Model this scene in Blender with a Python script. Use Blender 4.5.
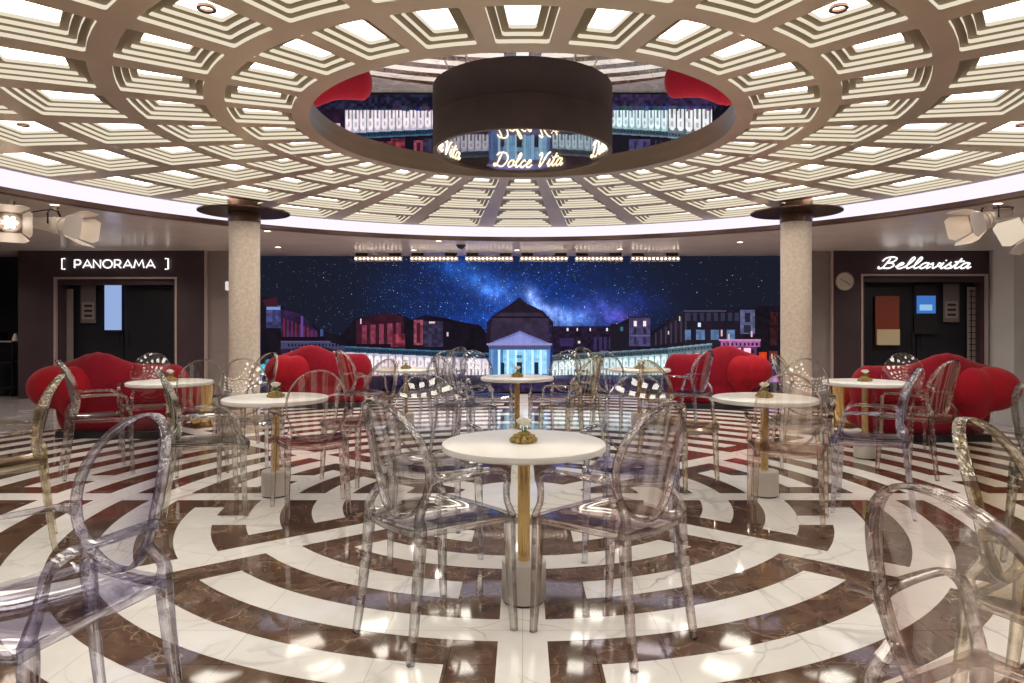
import bpy, bmesh, math, random
import numpy as np
from mathutils import Vector, Matrix
PI = math.pi
random.seed(7)
for o in list(bpy.data.objects):
    bpy.data.objects.remove(o)
SC = bpy.context.scene
COL = SC.collection

# ------------------------------------------------------------------ camera, world, exposure
F_PX, XC, YH, EYE = 680.0, 522.6, 324.5, 1.35
cam_d = bpy.data.cameras.new('camera')
cam_d.sensor_width = 36.0
cam_d.lens = F_PX / 1024 * 36.0
cam_d.shift_x = -(XC - 512) / 1024
cam_d.shift_y = -(341.5 - YH) / 1024
cam_d.clip_start = 0.05
cam = bpy.data.objects.new('camera', cam_d)
COL.objects.link(cam)
cam.location = (0, 0, EYE)
cam.rotation_euler = (PI / 2, 0, 0)
SC.camera = cam
SC.view_settings.view_transform = 'Standard'
SC.view_settings.look = 'None'
SC.view_settings.exposure = 1.0
SC.view_settings.gamma = 1.0
SC.view_settings.use_curve_mapping = False
w = bpy.data.worlds.new('world')
SC.world = w
w.use_nodes = True
w.node_tree.nodes['Background'].inputs[0].default_value = (0.75, 0.72, 0.8, 1)
w.node_tree.nodes['Background'].inputs[1].default_value = 0.3
cy = SC.cycles
cy.max_bounces = 14
cy.diffuse_bounces = 4
cy.glossy_bounces = 6
cy.transmission_bounces = 8
cy.transparent_max_bounces = 64
cy.caustics_reflective = False
cy.caustics_refractive = False
cy.sample_clamp_indirect = 6.0
cy.use_denoising = True
PANEL_E = 4.6       # luminous coffer panels
COVE_E = 0.58        # cove strip
DOWN_W = 58.0        # soffit downlights and added fill lamps

# centre of the rotunda
CY = 5.33
CYC = 5.38          # ceiling circle centre
ZC = EYE + 1.51     # coffered plane
ZM = EYE + 1.60     # mirror inside the opening
ZS = EYE + 1.34     # soffit

# ------------------------------------------------------------------ materials
def lin(c):
    return tuple(((v / 255) / 12.92 if v / 255 <= 0.04045 else ((v / 255 + 0.055) / 1.055) ** 2.4) for v in c)

def mat(name, col=(0.8, 0.8, 0.8), rough=0.5, metal=0.0, emis=None, estr=1.0, spec=0.5, noise=None, bump=None, coat=0.0, sheen=0.0):
    m = bpy.data.materials.new(name)
    m.use_nodes = True
    nt = m.node_tree
    p = nt.nodes['Principled BSDF']
    p.inputs['Base Color'].default_value = (*col, 1)
    p.inputs['Roughness'].default_value = rough
    p.inputs['Metallic'].default_value = metal
    p.inputs['Specular IOR Level'].default_value = spec
    p.inputs['Coat Weight'].default_value = coat
    p.inputs['Sheen Weight'].default_value = sheen
    if emis:
        p.inputs['Emission Color'].default_value = (*emis, 1)
        p.inputs['Emission Strength'].default_value = estr
    tc = nt.nodes.new('ShaderNodeTexCoord')
    if noise:   # (scale, amount, detail)
        n = nt.nodes.new('ShaderNodeTexNoise')
        n.inputs['Scale'].default_value = noise[0]
        n.inputs['Detail'].default_value = noise[2] if len(noise) > 2 else 4
        nt.links.new(tc.outputs['Object'], n.inputs['Vector'])
        r = nt.nodes.new('ShaderNodeMapRange')
        r.inputs['To Min'].default_value = 1 - noise[1]
        r.inputs['To Max'].default_value = 1 + noise[1]
        r.inputs['From Min'].default_value = 0.3
        r.inputs['From Max'].default_value = 0.7
        nt.links.new(n.outputs['Fac'], r.inputs['Value'])
        v = nt.nodes.new('ShaderNodeVectorMath')
        v.operation = 'MULTIPLY'
        v.inputs[0].default_value = col
        nt.links.new(r.outputs[0], v.inputs[1])
        nt.links.new(v.outputs[0], p.inputs['Base Color'])
    if bump:
        n = nt.nodes.new('ShaderNodeTexNoise')
        n.inputs['Scale'].default_value = bump[0]
        nt.links.new(tc.outputs['Object'], n.inputs['Vector'])
        b = nt.nodes.new('ShaderNodeBump')
        b.inputs['Strength'].default_value = bump[1]
        b.inputs['Distance'].default_value = 0.01
        nt.links.new(n.outputs['Fac'], b.inputs['Height'])
        nt.links.new(b.outputs[0], p.inputs['Normal'])
    return m

def emat(name, col, s):
    m = bpy.data.materials.new(name)
    m.use_nodes = True
    nt = m.node_tree
    nt.nodes.clear()
    o = nt.nodes.new('ShaderNodeOutputMaterial')
    e = nt.nodes.new('ShaderNodeEmission')
    e.inputs[0].default_value = (*col, 1)
    e.inputs[1].default_value = s
    nt.links.new(e.outputs[0], o.inputs[0])
    return m

def marble(name, base, vein, scale, vw, rough, cloud=None, tile=None):
    """stone with thin wandering veins, soft clouding and fine tile joints"""
    m = bpy.data.materials.new(name)
    m.use_nodes = True
    nt = m.node_tree
    N, L = nt.nodes.new, nt.links.new
    p = nt.nodes['Principled BSDF']
    p.inputs['Roughness'].default_value = rough
    p.inputs['Specular IOR Level'].default_value = 0.45
    tc = N('ShaderNodeTexCoord')
    wn = N('ShaderNodeTexNoise'); wn.inputs['Scale'].default_value = scale * 0.8; wn.inputs['Detail'].default_value = 5
    L(tc.outputs['Object'], wn.inputs['Vector'])
    mx = N('ShaderNodeVectorMath'); mx.operation = 'MULTIPLY_ADD'
    mx.inputs[1].default_value = (0.9, 0.9, 0.9)
    L(wn.outputs['Color'], mx.inputs[0]); L(tc.outputs['Object'], mx.inputs[2])
    facs = []
    for k, (sc, ww) in enumerate(((scale, vw), (scale * 2.3, vw * 0.7))):
        v = N('ShaderNodeTexVoronoi'); v.feature = 'DISTANCE_TO_EDGE'; v.inputs['Scale'].default_value = sc
        L(mx.outputs[0], v.inputs['Vector'])
        r = N('ShaderNodeMapRange'); r.inputs['From Max'].default_value = ww
        r.inputs['To Min'].default_value = 1; r.inputs['To Max'].default_value = 0
        L(v.outputs['Distance'], r.inputs['Value'])
        facs.append(r)
    mm = N('ShaderNodeMath'); mm.operation = 'MAXIMUM'
    L(facs[0].outputs[0], mm.inputs[0]); L(facs[1].outputs[0], mm.inputs[1])
    g = N('ShaderNodeTexNoise'); g.inputs['Scale'].default_value = scale * 1.4
    L(tc.outputs['Object'], g.inputs['Vector'])
    gr = N('ShaderNodeMapRange'); gr.inputs['From Min'].default_value = 0.42; gr.inputs['From Max'].default_value = 0.68
    L(g.outputs['Fac'], gr.inputs['Value'])
    ml = N('ShaderNodeMath'); ml.operation = 'MULTIPLY'
    L(mm.outputs[0], ml.inputs[0]); L(gr.outputs[0], ml.inputs[1])
    c1 = N('ShaderNodeMix'); c1.data_type = 'RGBA'
    c1.inputs['A'].default_value = (*base, 1); c1.inputs['B'].default_value = (*(cloud or base), 1)
    cn = N('ShaderNodeTexNoise'); cn.inputs['Scale'].default_value = scale * 2.2; cn.inputs['Detail'].default_value = 6
    L(mx.outputs[0], cn.inputs['Vector'])
    cr = N('ShaderNodeMapRange'); cr.inputs['From Min'].default_value = 0.4; cr.inputs['From Max'].default_value = 0.7
    L(cn.outputs['Fac'], cr.inputs['Value']); L(cr.outputs[0], c1.inputs['Factor'])
    c2 = N('ShaderNodeMix'); c2.data_type = 'RGBA'
    L(ml.outputs[0], c2.inputs['Factor']); L(c1.outputs['Result'], c2.inputs['A'])
    c2.inputs['B'].default_value = (*vein, 1)
    out = c2
    if tile:
        br = N('ShaderNodeTexBrick'); br.offset = 0.0
        br.inputs['Scale'].default_value = 1.0
        br.inputs['Brick Width'].default_value = tile[0]; br.inputs['Row Height'].default_value = tile[0]
        br.inputs['Mortar Size'].default_value = 0.0016; br.inputs['Mortar Smooth'].default_value = 0.0
        L(tc.outputs['Object'], br.inputs['Vector'])
        c3 = N('ShaderNodeMix'); c3.data_type = 'RGBA'
        L(br.outputs['Fac'], c3.inputs['Factor']); L(c2.outputs['Result'], c3.inputs['A'])
        c3.inputs['B'].default_value = (*tile[1], 1)
        out = c3
    L(out.outputs['Result'], p.inputs['Base Color'])
    return m

def ghost(name, face, edge, refl=1.0, bend=0.42):
    """moulded clear plastic: clear seen square on, coloured and shiny at a glance, a little bending of what lies behind"""
    m = bpy.data.materials.new(name)
    m.use_nodes = True
    nt = m.node_tree
    nt.nodes.clear()
    N, L = nt.nodes.new, nt.links.new
    o = N('ShaderNodeOutputMaterial')
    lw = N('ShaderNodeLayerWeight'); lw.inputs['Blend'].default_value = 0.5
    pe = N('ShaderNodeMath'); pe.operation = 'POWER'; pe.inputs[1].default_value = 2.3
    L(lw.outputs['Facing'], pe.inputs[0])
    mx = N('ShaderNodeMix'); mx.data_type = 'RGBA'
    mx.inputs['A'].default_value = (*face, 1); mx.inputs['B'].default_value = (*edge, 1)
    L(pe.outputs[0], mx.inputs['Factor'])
    t = N('ShaderNodeBsdfTransparent'); L(mx.outputs['Result'], t.inputs[0])
    rf = N('ShaderNodeBsdfRefraction'); rf.inputs['IOR'].default_value = 1.38; rf.inputs['Roughness'].default_value = 0.0
    L(mx.outputs['Result'], rf.inputs['Color'])
    m2 = N('ShaderNodeMixShader'); m2.inputs[0].default_value = bend
    L(t.outputs[0], m2.inputs[1]); L(rf.outputs[0], m2.inputs[2])
    g = N('ShaderNodeBsdfGlossy'); g.inputs['Roughness'].default_value = 0.02
    g.inputs['Color'].default_value = (1, 1, 1, 1)
    pw = N('ShaderNodeMath'); pw.operation = 'POWER'; pw.inputs[1].default_value = 4.5
    L(lw.outputs['Facing'], pw.inputs[0])
    ma = N('ShaderNodeMath'); ma.operation = 'MULTIPLY_ADD'
    ma.inputs[1].default_value = 0.55; ma.inputs[2].default_value = 0.05 * refl; ma.use_clamp = True
    L(pw.outputs[0], ma.inputs[0])
    ms = N('ShaderNodeMixShader')
    L(ma.outputs[0], ms.inputs[0]); L(m2.outputs[0], ms.inputs[1]); L(g.outputs[0], ms.inputs[2])
    L(ms.outputs[0], o.inputs[0])
    return m

M = {}
M['white_marble'] = marble('white_marble', (0.76, 0.73, 0.70), (0.42, 0.40, 0.40), 1.1, 0.035, 0.06, (0.86, 0.84, 0.82), (0.6, (0.55, 0.5, 0.46)))
M['brown_marble'] = marble('brown_marble', (0.075, 0.040, 0.026), (0.42, 0.30, 0.21), 2.6, 0.022, 0.05, (0.15, 0.085, 0.055), (0.3, (0.02, 0.012, 0.01)))
M['grey_marble'] = marble('grey_marble', (0.33, 0.31, 0.31), (0.55, 0.52, 0.5), 1.6, 0.05, 0.1, (0.24, 0.22, 0.22), (0.6, (0.2, 0.19, 0.19)))
M['champagne'] = mat('champagne_metal', (0.66, 0.53, 0.39), 0.36, 0.65, noise=(1.5, 0.08))
M['bronze'] = mat('bronze', (0.09, 0.045, 0.03), 0.28, 0.6, noise=(4, 0.15))
M['lip'] = mat('cove_lip_brown', (0.10, 0.045, 0.03), 0.35, 0.2, noise=(4, 0.1))
M['soffit'] = mat('soffit_lacquer', (0.88, 0.77, 0.70), 0.22, 0.0, noise=(2, 0.06))
M['mirror'] = mat('mirror', (0.86, 0.86, 0.88), 0.0, 1.0)
M['panel'] = emat('luminous_panel', (1.0, 0.93, 0.80), PANEL_E)
M['riser'] = emat('glowing_step', (1.0, 0.88, 0.68), 0.42)  # glow stands in for panel light falling on the coffer step faces
M['ledge'] = mat('ledge_shaded', (0.22, 0.16, 0.085), 0.4, 0.6)  # darker copy of the coffer metal, shade of the downward ledges put into its colour
M['cove'] = emat('cove_light', (0.87, 0.82, 1.0), COVE_E)
M['drum'] = mat('drum_brown', (0.17, 0.12, 0.11), 0.6, 0.0, noise=(5, 0.1))
M['neon'] = emat('neon_warm', (1.0, 0.80, 0.47), 1.8)
M['signwhite'] = emat('sign_white', (1.0, 0.96, 0.92), 0.8)
M['plum'] = mat('plum_wall', (0.050, 0.029, 0.037), 0.5, noise=(3, 0.12))
M['dark'] = mat('dark_wall', (0.012, 0.012, 0.017), 0.35, noise=(3, 0.1))
M['greywall'] = mat('grey_panel', (0.27, 0.235, 0.22), 0.45, 0.1, noise=(3, 0.06))
M['palewall'] = mat('pale_grey', (0.42, 0.42, 0.42), 0.6, noise=(3, 0.04))
M['steel'] = mat('steel_frame', (0.52, 0.43, 0.40), 0.35, 0.3)
M['stone'] = mat('column_stone', (0.66, 0.55, 0.46), 0.45, noise=(28, 0.14, 6), bump=(30, 0.2))
M['red'] = mat('red_fabric', (0.22, 0.003, 0.014), 0.85, spec=0.2, noise=(18, 0.08), bump=(220, 0.12), sheen=0.08)
M['redball'] = mat('red_fabric_bright', (0.30, 0.004, 0.013), 0.85, spec=0.2, noise=(18, 0.08), bump=(220, 0.12), sheen=0.08)
M['tabletop'] = mat('table_white', (0.79, 0.76, 0.73), 0.28, noise=(9, 0.02))
M['brass'] = mat('brass', (0.84, 0.60, 0.26), 0.22, 1.0, noise=(6, 0.08))
M['plinth'] = mat('table_plinth', (0.60, 0.55, 0.50), 0.35, noise=(9, 0.04))
M['black'] = mat('black_plastic', (0.012, 0.012, 0.013), 0.4)
M['cream'] = mat('cream_metal', (0.72, 0.64, 0.56), 0.4, noise=(5, 0.03))
M['lamp'] = emat('lamp_face', (1.0, 0.85, 0.72), 4.0)
M['led'] = emat('led_dot', (1.0, 0.86, 0.74), 2.2)
M['moss'] = mat('succulent', (0.30, 0.21, 0.055), 0.6, noise=(60, 0.5))
M['leaf'] = mat('leaf_green', (0.12, 0.17, 0.05), 0.5, noise=(40, 0.3))
M['petal'] = mat('petal_white', (0.85, 0.82, 0.74), 0.5, noise=(30, 0.05))
M['clock'] = mat('clock_face', (0.62, 0.56, 0.47), 0.4)
M['notice'] = mat('notice_paper', (0.12, 0.105, 0.10), 0.6)
M['noticelight'] = mat('notice_light', (0.22, 0.19, 0.17), 0.6)
M['bluescreen'] = emat('blue_screen', (0.36, 0.50, 0.86), 0.42)
M['tvblue'] = emat('tv_blue', (0.06, 0.20, 0.62), 0.42)
M['tvlight'] = emat('tv_light', (0.35, 0.62, 0.95), 0.42)
M['amberwall'] = mat('amber_wall', (0.16, 0.03, 0.012), 0.5)
M['creambox'] = mat('cream_box', (0.50, 0.42, 0.27), 0.5)
GH, GP = {}, {}
for nm_, fc_, ed_ in (('clear', (0.93, 0.915, 0.905), (0.20, 0.165, 0.155)), ('rose', (0.94, 0.875, 0.85), (0.32, 0.16, 0.125)), ('lavender', (0.89, 0.875, 0.95), (0.15, 0.12, 0.30)),
                      ('gold', (0.93, 0.88, 0.74), (0.32, 0.20, 0.06)), ('smoke', (0.90, 0.905, 0.87), (0.15, 0.15, 0.11)), ('amber', (0.93, 0.83, 0.76), (0.36, 0.15, 0.07))):
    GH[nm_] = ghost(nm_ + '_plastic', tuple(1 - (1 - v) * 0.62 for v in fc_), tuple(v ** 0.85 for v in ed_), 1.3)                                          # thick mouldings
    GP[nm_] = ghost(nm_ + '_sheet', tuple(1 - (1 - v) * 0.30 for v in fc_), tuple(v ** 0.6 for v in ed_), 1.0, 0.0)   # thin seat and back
def pane_mat():
    m = bpy.data.materials.new('tinted_pane'); m.use_nodes = True
    nt = m.node_tree; nt.nodes.clear()
    o = nt.nodes.new('ShaderNodeOutputMaterial'); g = nt.nodes.new('ShaderNodeBsdfGlossy'); t = nt.nodes.new('ShaderNodeBsdfTransparent')
    x = nt.nodes.new('ShaderNodeMixShader'); x.inputs[0].default_value = 0.42
    g.inputs['Roughness'].default_value = 0.0; g.inputs['Color'].default_value = (0.8, 0.85, 0.95, 1); t.inputs[0].default_value = (0.85, 0.85, 0.85, 1)
    nt.links.new(t.outputs[0], x.inputs[1]); nt.links.new(g.outputs[0], x.inputs[2]); nt.links.new(x.outputs[0], o.inputs[0])
    return m
M['pane'] = pane_mat()

# ------------------------------------------------------------------ helpers
def put(name, bm, material, parent=None, smooth=False, loc=None):
    me = bpy.data.meshes.new(name)
    bmesh.ops.recalc_face_normals(bm, faces=bm.faces)
    bm.to_mesh(me)
    bm.free()
    mats = material if isinstance(material, (list, tuple)) else [material]
    for m in mats:
        me.materials.append(m)
    if smooth:
        for p in me.polygons:
            p.use_smooth = True
        if smooth != 'all':
            me.set_sharp_from_angle(angle=math.radians(40))
    o = bpy.data.objects.new(name, me)
    COL.objects.link(o)
    if parent:
        o.parent = parent
    if loc:
        o.location = loc
    return o

def thing(name, label, cat, loc=(0, 0, 0), rz=0.0, group=None):
    o = bpy.data.objects.new(name, None)
    o.empty_display_size = 0.1
    COL.objects.link(o)
    o.location = loc
    o.rotation_euler = (0, 0, rz)
    tag(o, label, cat, group)
    return o

def tag(o, label, cat, group=None):
    o['label'] = label
    o['category'] = cat
    if group:
        o['group'] = group
    return o

def struct(o):
    o['kind'] = 'structure'
    return o

def bx(bm, x0, x1, y0, y1, z0, z1, mi=0):
    v = [bm.verts.new(p) for p in ((x0, y0, z0), (x1, y0, z0), (x1, y1, z0), (x0, y1, z0), (x0, y0, z1), (x1, y0, z1), (x1, y1, z1), (x0, y1, z1))]
    for f in ((0, 3, 2, 1), (4, 5, 6, 7), (0, 1, 5, 4), (1, 2, 6, 5), (2, 3, 7, 6), (3, 0, 4, 7)):
        fc = bm.faces.new([v[i] for i in f])
        fc.material_index = mi

def boxobj(name, x0, x1, y0, y1, z0, z1, m, parent=None, bev=0.0):
    bm = bmesh.new()
    bx(bm, x0, x1, y0, y1, z0, z1)
    if bev:
        bmesh.ops.bevel(bm, geom=bm.edges[:], offset=bev, segments=2, affect='EDGES')
    return put(name, bm, m, parent)

def lathe(bm, prof, c=(0, 0), seg=48, mi=0):
    """prof: list of (r, z); revolves round a vertical axis at c"""
    rings = []
    for r, z in prof:
        if r < 1e-6:
            rings.append([bm.verts.new((c[0], c[1], z))])
        else:
            rings.append([bm.verts.new((c[0] + r * math.cos(2 * PI * i / seg), c[1] + r * math.sin(2 * PI * i / seg), z)) for i in range(seg)])
    for a, b in zip(rings, rings[1:]):
        for i in range(seg):
            j = (i + 1) % seg
            q = []
            for v in ((a[i] if len(a) > 1 else a[0]), (a[j] if len(a) > 1 else a[0]), (b[j] if len(b) > 1 else b[0]), (b[i] if len(b) > 1 else b[0])):
                if v not in q:
                    q.append(v)
            if len(q) > 2:
                f = bm.faces.new(q)
                f.material_index = mi

def cat(pts, n=6, closed=False):
    """Catmull-Rom through points (any dimension)"""
    P = [np.array(p, float) for p in pts]
    out = []
    m = len(P)
    rng = range(m) if closed else range(m - 1)
    for i in rng:
        p0 = P[(i - 1) % m] if closed or i > 0 else 2 * P[0] - P[1]
        p1, p2 = P[i], P[(i + 1) % m]
        p3 = P[(i + 2) % m] if closed or i + 2 < m else 2 * P[-1] - P[-2]
        for k in range(n):
            t = k / n
            out.append(0.5 * (2 * p1 + (p2 - p0) * t + (2 * p0 - 5 * p1 + 4 * p2 - p3) * t * t + (3 * p1 - p0 - 3 * p2 + p3) * t ** 3))
    if not closed:
        out.append(P[-1])
    return out

RR = []
for k in range(12):
    a = 2 * PI * k / 12
    c, s = math.cos(a), math.sin(a)
    RR.append((math.copysign(abs(c) ** 0.55, c), math.copysign(abs(s) ** 0.55, s)))

RC = [(1, -0.72), (1, 0.72), (0.78, 1), (-0.78, 1), (-1, 0.72), (-1, -0.72), (-0.78, -1), (0.78, -1)]
def sweep(bm, pts, ref=(0, 0, 1), closed=False, sect=RR):
    """pts: (x, y, z, half width, half height); width lies across tangent x ref, height along ref-ish"""
    P = [np.array(p, float) for p in pts]
    n = len(P)
    rings = []
    ref = np.array(ref, float)
    for i in range(n):
        a = P[(i - 1) % n] if closed or i > 0 else P[i]
        b = P[(i + 1) % n] if closed or i < n - 1 else P[i]
        t = b[:3] - a[:3]
        t /= np.linalg.norm(t) + 1e-12
        u = np.cross(t, ref)
        if np.linalg.norm(u) < 1e-3:
            u = np.cross(t, ref + np.array((0.01, 0.3, 0)))
        u /= np.linalg.norm(u)
        v = np.cross(u, t)
        rings.append([bm.verts.new(P[i][:3] + u * P[i][3] * sx + v * P[i][4] * sy) for sx, sy in sect])
    m = len(sect)
    for i in range(n if closed else n - 1):
        A, B = rings[i], rings[(i + 1) % n]
        for k in range(m):
            bm.faces.new((A[k], A[(k + 1) % m], B[(k + 1) % m], B[k]))
    if not closed:
        bm.faces.new(list(reversed(rings[0])))
        bm.faces.new(rings[-1])

def tube(bm, pts, r, seg=8, closed=False):
    s = [(math.cos(2 * PI * k / seg), math.sin(2 * PI * k / seg)) for k in range(seg)]
    sweep(bm, [(*p, r, r) for p in pts], (0.13, 0.21, 0.97), closed, s)

def cylinder(bm, c, r, z0, z1, seg=32):
    lathe(bm, [(0, z0), (r, z0), (r, z1), (0, z1)], c, seg)

def disc_y(bm, cx, y, cz, r, seg=32, mi=0, th=0.0):
    a = [bm.verts.new((cx + r * math.cos(2 * PI * i / seg), y, cz + r * math.sin(2 * PI * i / seg))) for i in range(seg)]
    f = bm.faces.new(a)
    f.material_index = mi
    if th:
        b = [bm.verts.new((v.co.x, y + th, v.co.z)) for v in a]
        bm.faces.new(list(reversed(b))).material_index = mi
        for i in range(seg):
            bm.faces.new((a[i], a[(i + 1) % seg], b[(i + 1) % seg], b[i])).material_index = mi

# photograph pixel -> place at a given depth, or on the floor
def at(px, py, Y):
    k = F_PX / Y
    return ((px - XC) / k, Y, EYE - (py - YH) / k)

# ------------------------------------------------------------------ floor: brown marble inlaid with white bands
def pol(r, a):
    return (r * math.cos(a), CY + r * math.sin(a))

FR = 6.9
def fr(a):
    return FR + 0.95 * max(0.0, math.sin(a)) ** 3
bm = bmesh.new()
ZD, ZW = 0.0, 0.0008
# brown disc
dv = [bm.verts.new((*pol(fr(2 * PI * i / 160), 2 * PI * i / 160), ZD)) for i in range(160)]
bm.faces.new(dv).material_index = 0
def poly(pts, mi=1, z=ZW):
    f = bm.faces.new([bm.verts.new((p[0], p[1], z)) for p in pts])
    f.material_index = mi
# grey surround
big = 16.0
n = 160
outer = []
for i in range(n):
    a = 2 * PI * i / n
    c, s = math.cos(a), math.sin(a)
    k = big / max(abs(c), abs(s))
    outer.append(bm.verts.new((c * k, CY + s * k, ZD)))
for i in range(n):
    bm.faces.new((dv[i], dv[(i + 1) % n], outer[(i + 1) % n], outer[i])).material_index = 2
SPH = 0.105            # half width of the straight white bands
PIT = 0.2145
DIAG = math.radians(38.0)
spokes = [0, DIAG, PI / 2, PI - DIAG, PI, PI + DIAG, 1.5 * PI, 2 * PI - DIAG]
def cut_angle(r, d):   # angle off a spoke's axis at which a parallel line d away is met
    return math.asin(min(0.999, d / r))
for a in spokes:
    c, s = math.cos(a), math.sin(a)
    q = []
    for (r, e) in ((0.0, -SPH), (fr(a) - 0.02, -SPH), (fr(a) - 0.02, SPH), (0.0, SPH)):
        q.append((r * c - e * s, CY + r * s + e * c))
    poly(q, z=ZW)
def arc_band(r0, r1, aL, aR, dL, dR, zz):
    """white ring piece between spokes aL<aR; dL, dR = distance kept from each spoke's axis"""
    if cut_angle(r0, dL) + cut_angle(r0, dR) > (aR - aL) * 0.97:
        return
    pin, pout = [], []
    N = 22
    i0, i1 = aL + cut_angle(r0, dL), aR - cut_angle(r0, dR)
    o0, o1 = aL + cut_angle(r1, dL), aR - cut_angle(r1, dR)
    for k in range(N + 1):
        aa = i0 + (i1 - i0) * k / N
        ab = o0 + (o1 - o0) * k / N
        pin.append((r0, aa))
        pout.append((min(r1, fr(ab) - 0.02), ab))
    ok = [q[0] > r0 + 0.01 for q in pout]
    pin = [pol(*q) for q in pin]
    pout = [pol(*q) for q in pout]
    for k in range(N):
        if not (ok[k] and ok[k + 1]):
            continue
        poly((pin[k], pout[k], pout[k + 1], pin[k + 1]), z=zz)
GAP = 0.315
z2 = 0.0009
RING0 = [0.935 + 2 * PIT * k for k in range(17)]
for si in range(8):
    aL, aR = spokes[si], spokes[(si + 1) % 8] + (2 * PI if si == 7 else 0)
    front = (aR - aL) > math.radians(45)      # sector beside the straight-ahead band
    # which boundary is the diagonal one
    diagL = abs(math.sin(2 * aL)) > 0.1
    for k, r0 in enumerate(RING0):
        r1 = r0 + PIT
        if front:
            # odd rings start from the straight-ahead band, even ones from the diagonal band
            gd, gs = (0.0, GAP) if k % 2 == 0 else (GAP, 0.0)
        else:
            seq = [(GAP, 0.0), (GAP, 0.0), (GAP, 0.0), (0.0, GAP), (0.0, 0.0), (0.0, 0.0)]
            gd, gs = seq[k % 6] if k < 6 else seq[(k - 2) % 4 + 2]
        dL, dR = (gd, gs) if diagL else (gs, gd)
        arc_band(r0, r1, aL, aR, dL, dR, z2)
        if not front and k < 11 and (k == 2 or (k > 5 and (k - 2) % 4 == 0)):
            # short bridge joining this ring to the next, parallel to the side-to-side band
            base = aR if diagL else aL
            sgn = -1 if diagL else 1
            q = []
            for (rr, dd) in ((r1 - 0.02, 0.53), (r1 + PIT + 0.03, 0.53), (r1 + PIT + 0.03, 0.75), (r1 - 0.02, 0.75)):
                q.append(pol(rr, base + sgn * cut_angle(rr, dd)))
            poly(q, z=0.001)
# hub
poly([pol(0.52, 2 * PI * i / 40) for i in range(40)], z=0.0011)
floor = struct(put('floor', bm, [M['brown_marble'], M['white_marble'], M['grey_marble']]))

# ------------------------------------------------------------------ coffered ceiling
bm = bmesh.new()
NS = 28
RB = [(1.73, 2.16, 2), (2.29, 2.78, 3), (2.91, 3.49, 3), (3.65, 4.26, 3), (4.42, 5.08, 3)]
RIN, ROUT = 1.61, 5.19
A0 = PI / 2
def P3(r, a, z):
    return (r * math.cos(a), CYC + r * math.sin(a), z)
def quad(a, b, c, d, mi=0):
    f = bm.faces.new([bm.verts.new(p) for p in (a, b, c, d)])
    f.material_index = mi
def ringband(ra, rb, z, seg=168, mi=0):
    for i in range(seg):
        a, b = 2 * PI * i / seg, 2 * PI * (i + 1) / seg
        quad(P3(ra, a, z), P3(rb, a, z), P3(rb, b, z), P3(ra, b, z), mi)
prev = RIN
for (r0, r1, st) in RB:
    ringband(prev, r0, ZC)
    prev = r1
ringband(prev, ROUT, ZC)
def half_spoke(r):
    return (0.012 + 0.0225 * r) / r
STEP_R, STEP_Z = 0.040, 0.022
panels = []
for ri, (r0, r1, st) in enumerate(RB):
    for j in range(NS):
        ac = A0 + 2 * PI * j / NS
        hs0, hs1 = PI / NS - half_spoke(r0), PI / NS - half_spoke(r1)
        # spoke strip between this coffer and the next
        nx = ac + 2 * PI / NS
        quad(P3(r0, ac + hs0, ZC), P3(r1, ac + hs1, ZC), P3(r1, nx - hs1, ZC), P3(r0, nx - hs0, ZC))
        def loop(level, z):
            ins = STEP_R * level
            ra, rb = r0 + ins, r1 - ins
            ha = PI / NS - half_spoke(r0) - ins / ra
            hb = PI / NS - half_spoke(r1) - ins / rb
            cr = 0.012
            pts = []
            K = 3
            for k in range(K + 1):
                t = -1 + 2 * k / K
                e = cr / ra
                pts.append(P3(ra, ac + t * (ha - (e if k in (0, K) else 0)), z))
            pts.append(P3(ra + cr, ac + ha + (hb - ha) * 0.1, z))
            pts.append(P3(rb - cr, ac + hb - (hb - ha) * 0.1, z))
            for k in range(K + 1):
                t = 1 - 2 * k / K
                e = cr / rb
                pts.append(P3(rb, ac + t * (hb - (e if k in (0, K) else 0)), z))
            pts.append(P3(rb - cr, ac - hb + (hb - ha) * 0.1, z))
            pts.append(P3(ra + cr, ac - ha - (hb - ha) * 0.1, z))
            return pts
        def band(A, B, mi=0):
            for k in range(len(A)):
                quad(A[k], A[(k + 1) % len(A)], B[(k + 1) % len(B)], B[k], mi)
        # square outline at the plane to the rounded outline
        ringpts = loop(0, ZC)
        cor = [P3(r0, ac - hs0, ZC), P3(r0, ac + hs0, ZC), P3(r1, ac + hs1, ZC), P3(r1, ac - hs1, ZC)]
        L = len(ringpts)
        for c_, (i0, i1) in zip(cor, ((L - 1, 0), (3, 4), (5, 6), (9, 10))):
            f = bm.faces.new([bm.verts.new(p) for p in (c_, ringpts[i0], ringpts[i1])])
        z = ZC
        cur = ringpts
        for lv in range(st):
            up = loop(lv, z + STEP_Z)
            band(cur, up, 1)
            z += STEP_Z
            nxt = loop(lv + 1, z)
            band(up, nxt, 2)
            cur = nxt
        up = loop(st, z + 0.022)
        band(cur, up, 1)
        panels.append((ri, j, up, z + 0.022))
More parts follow.
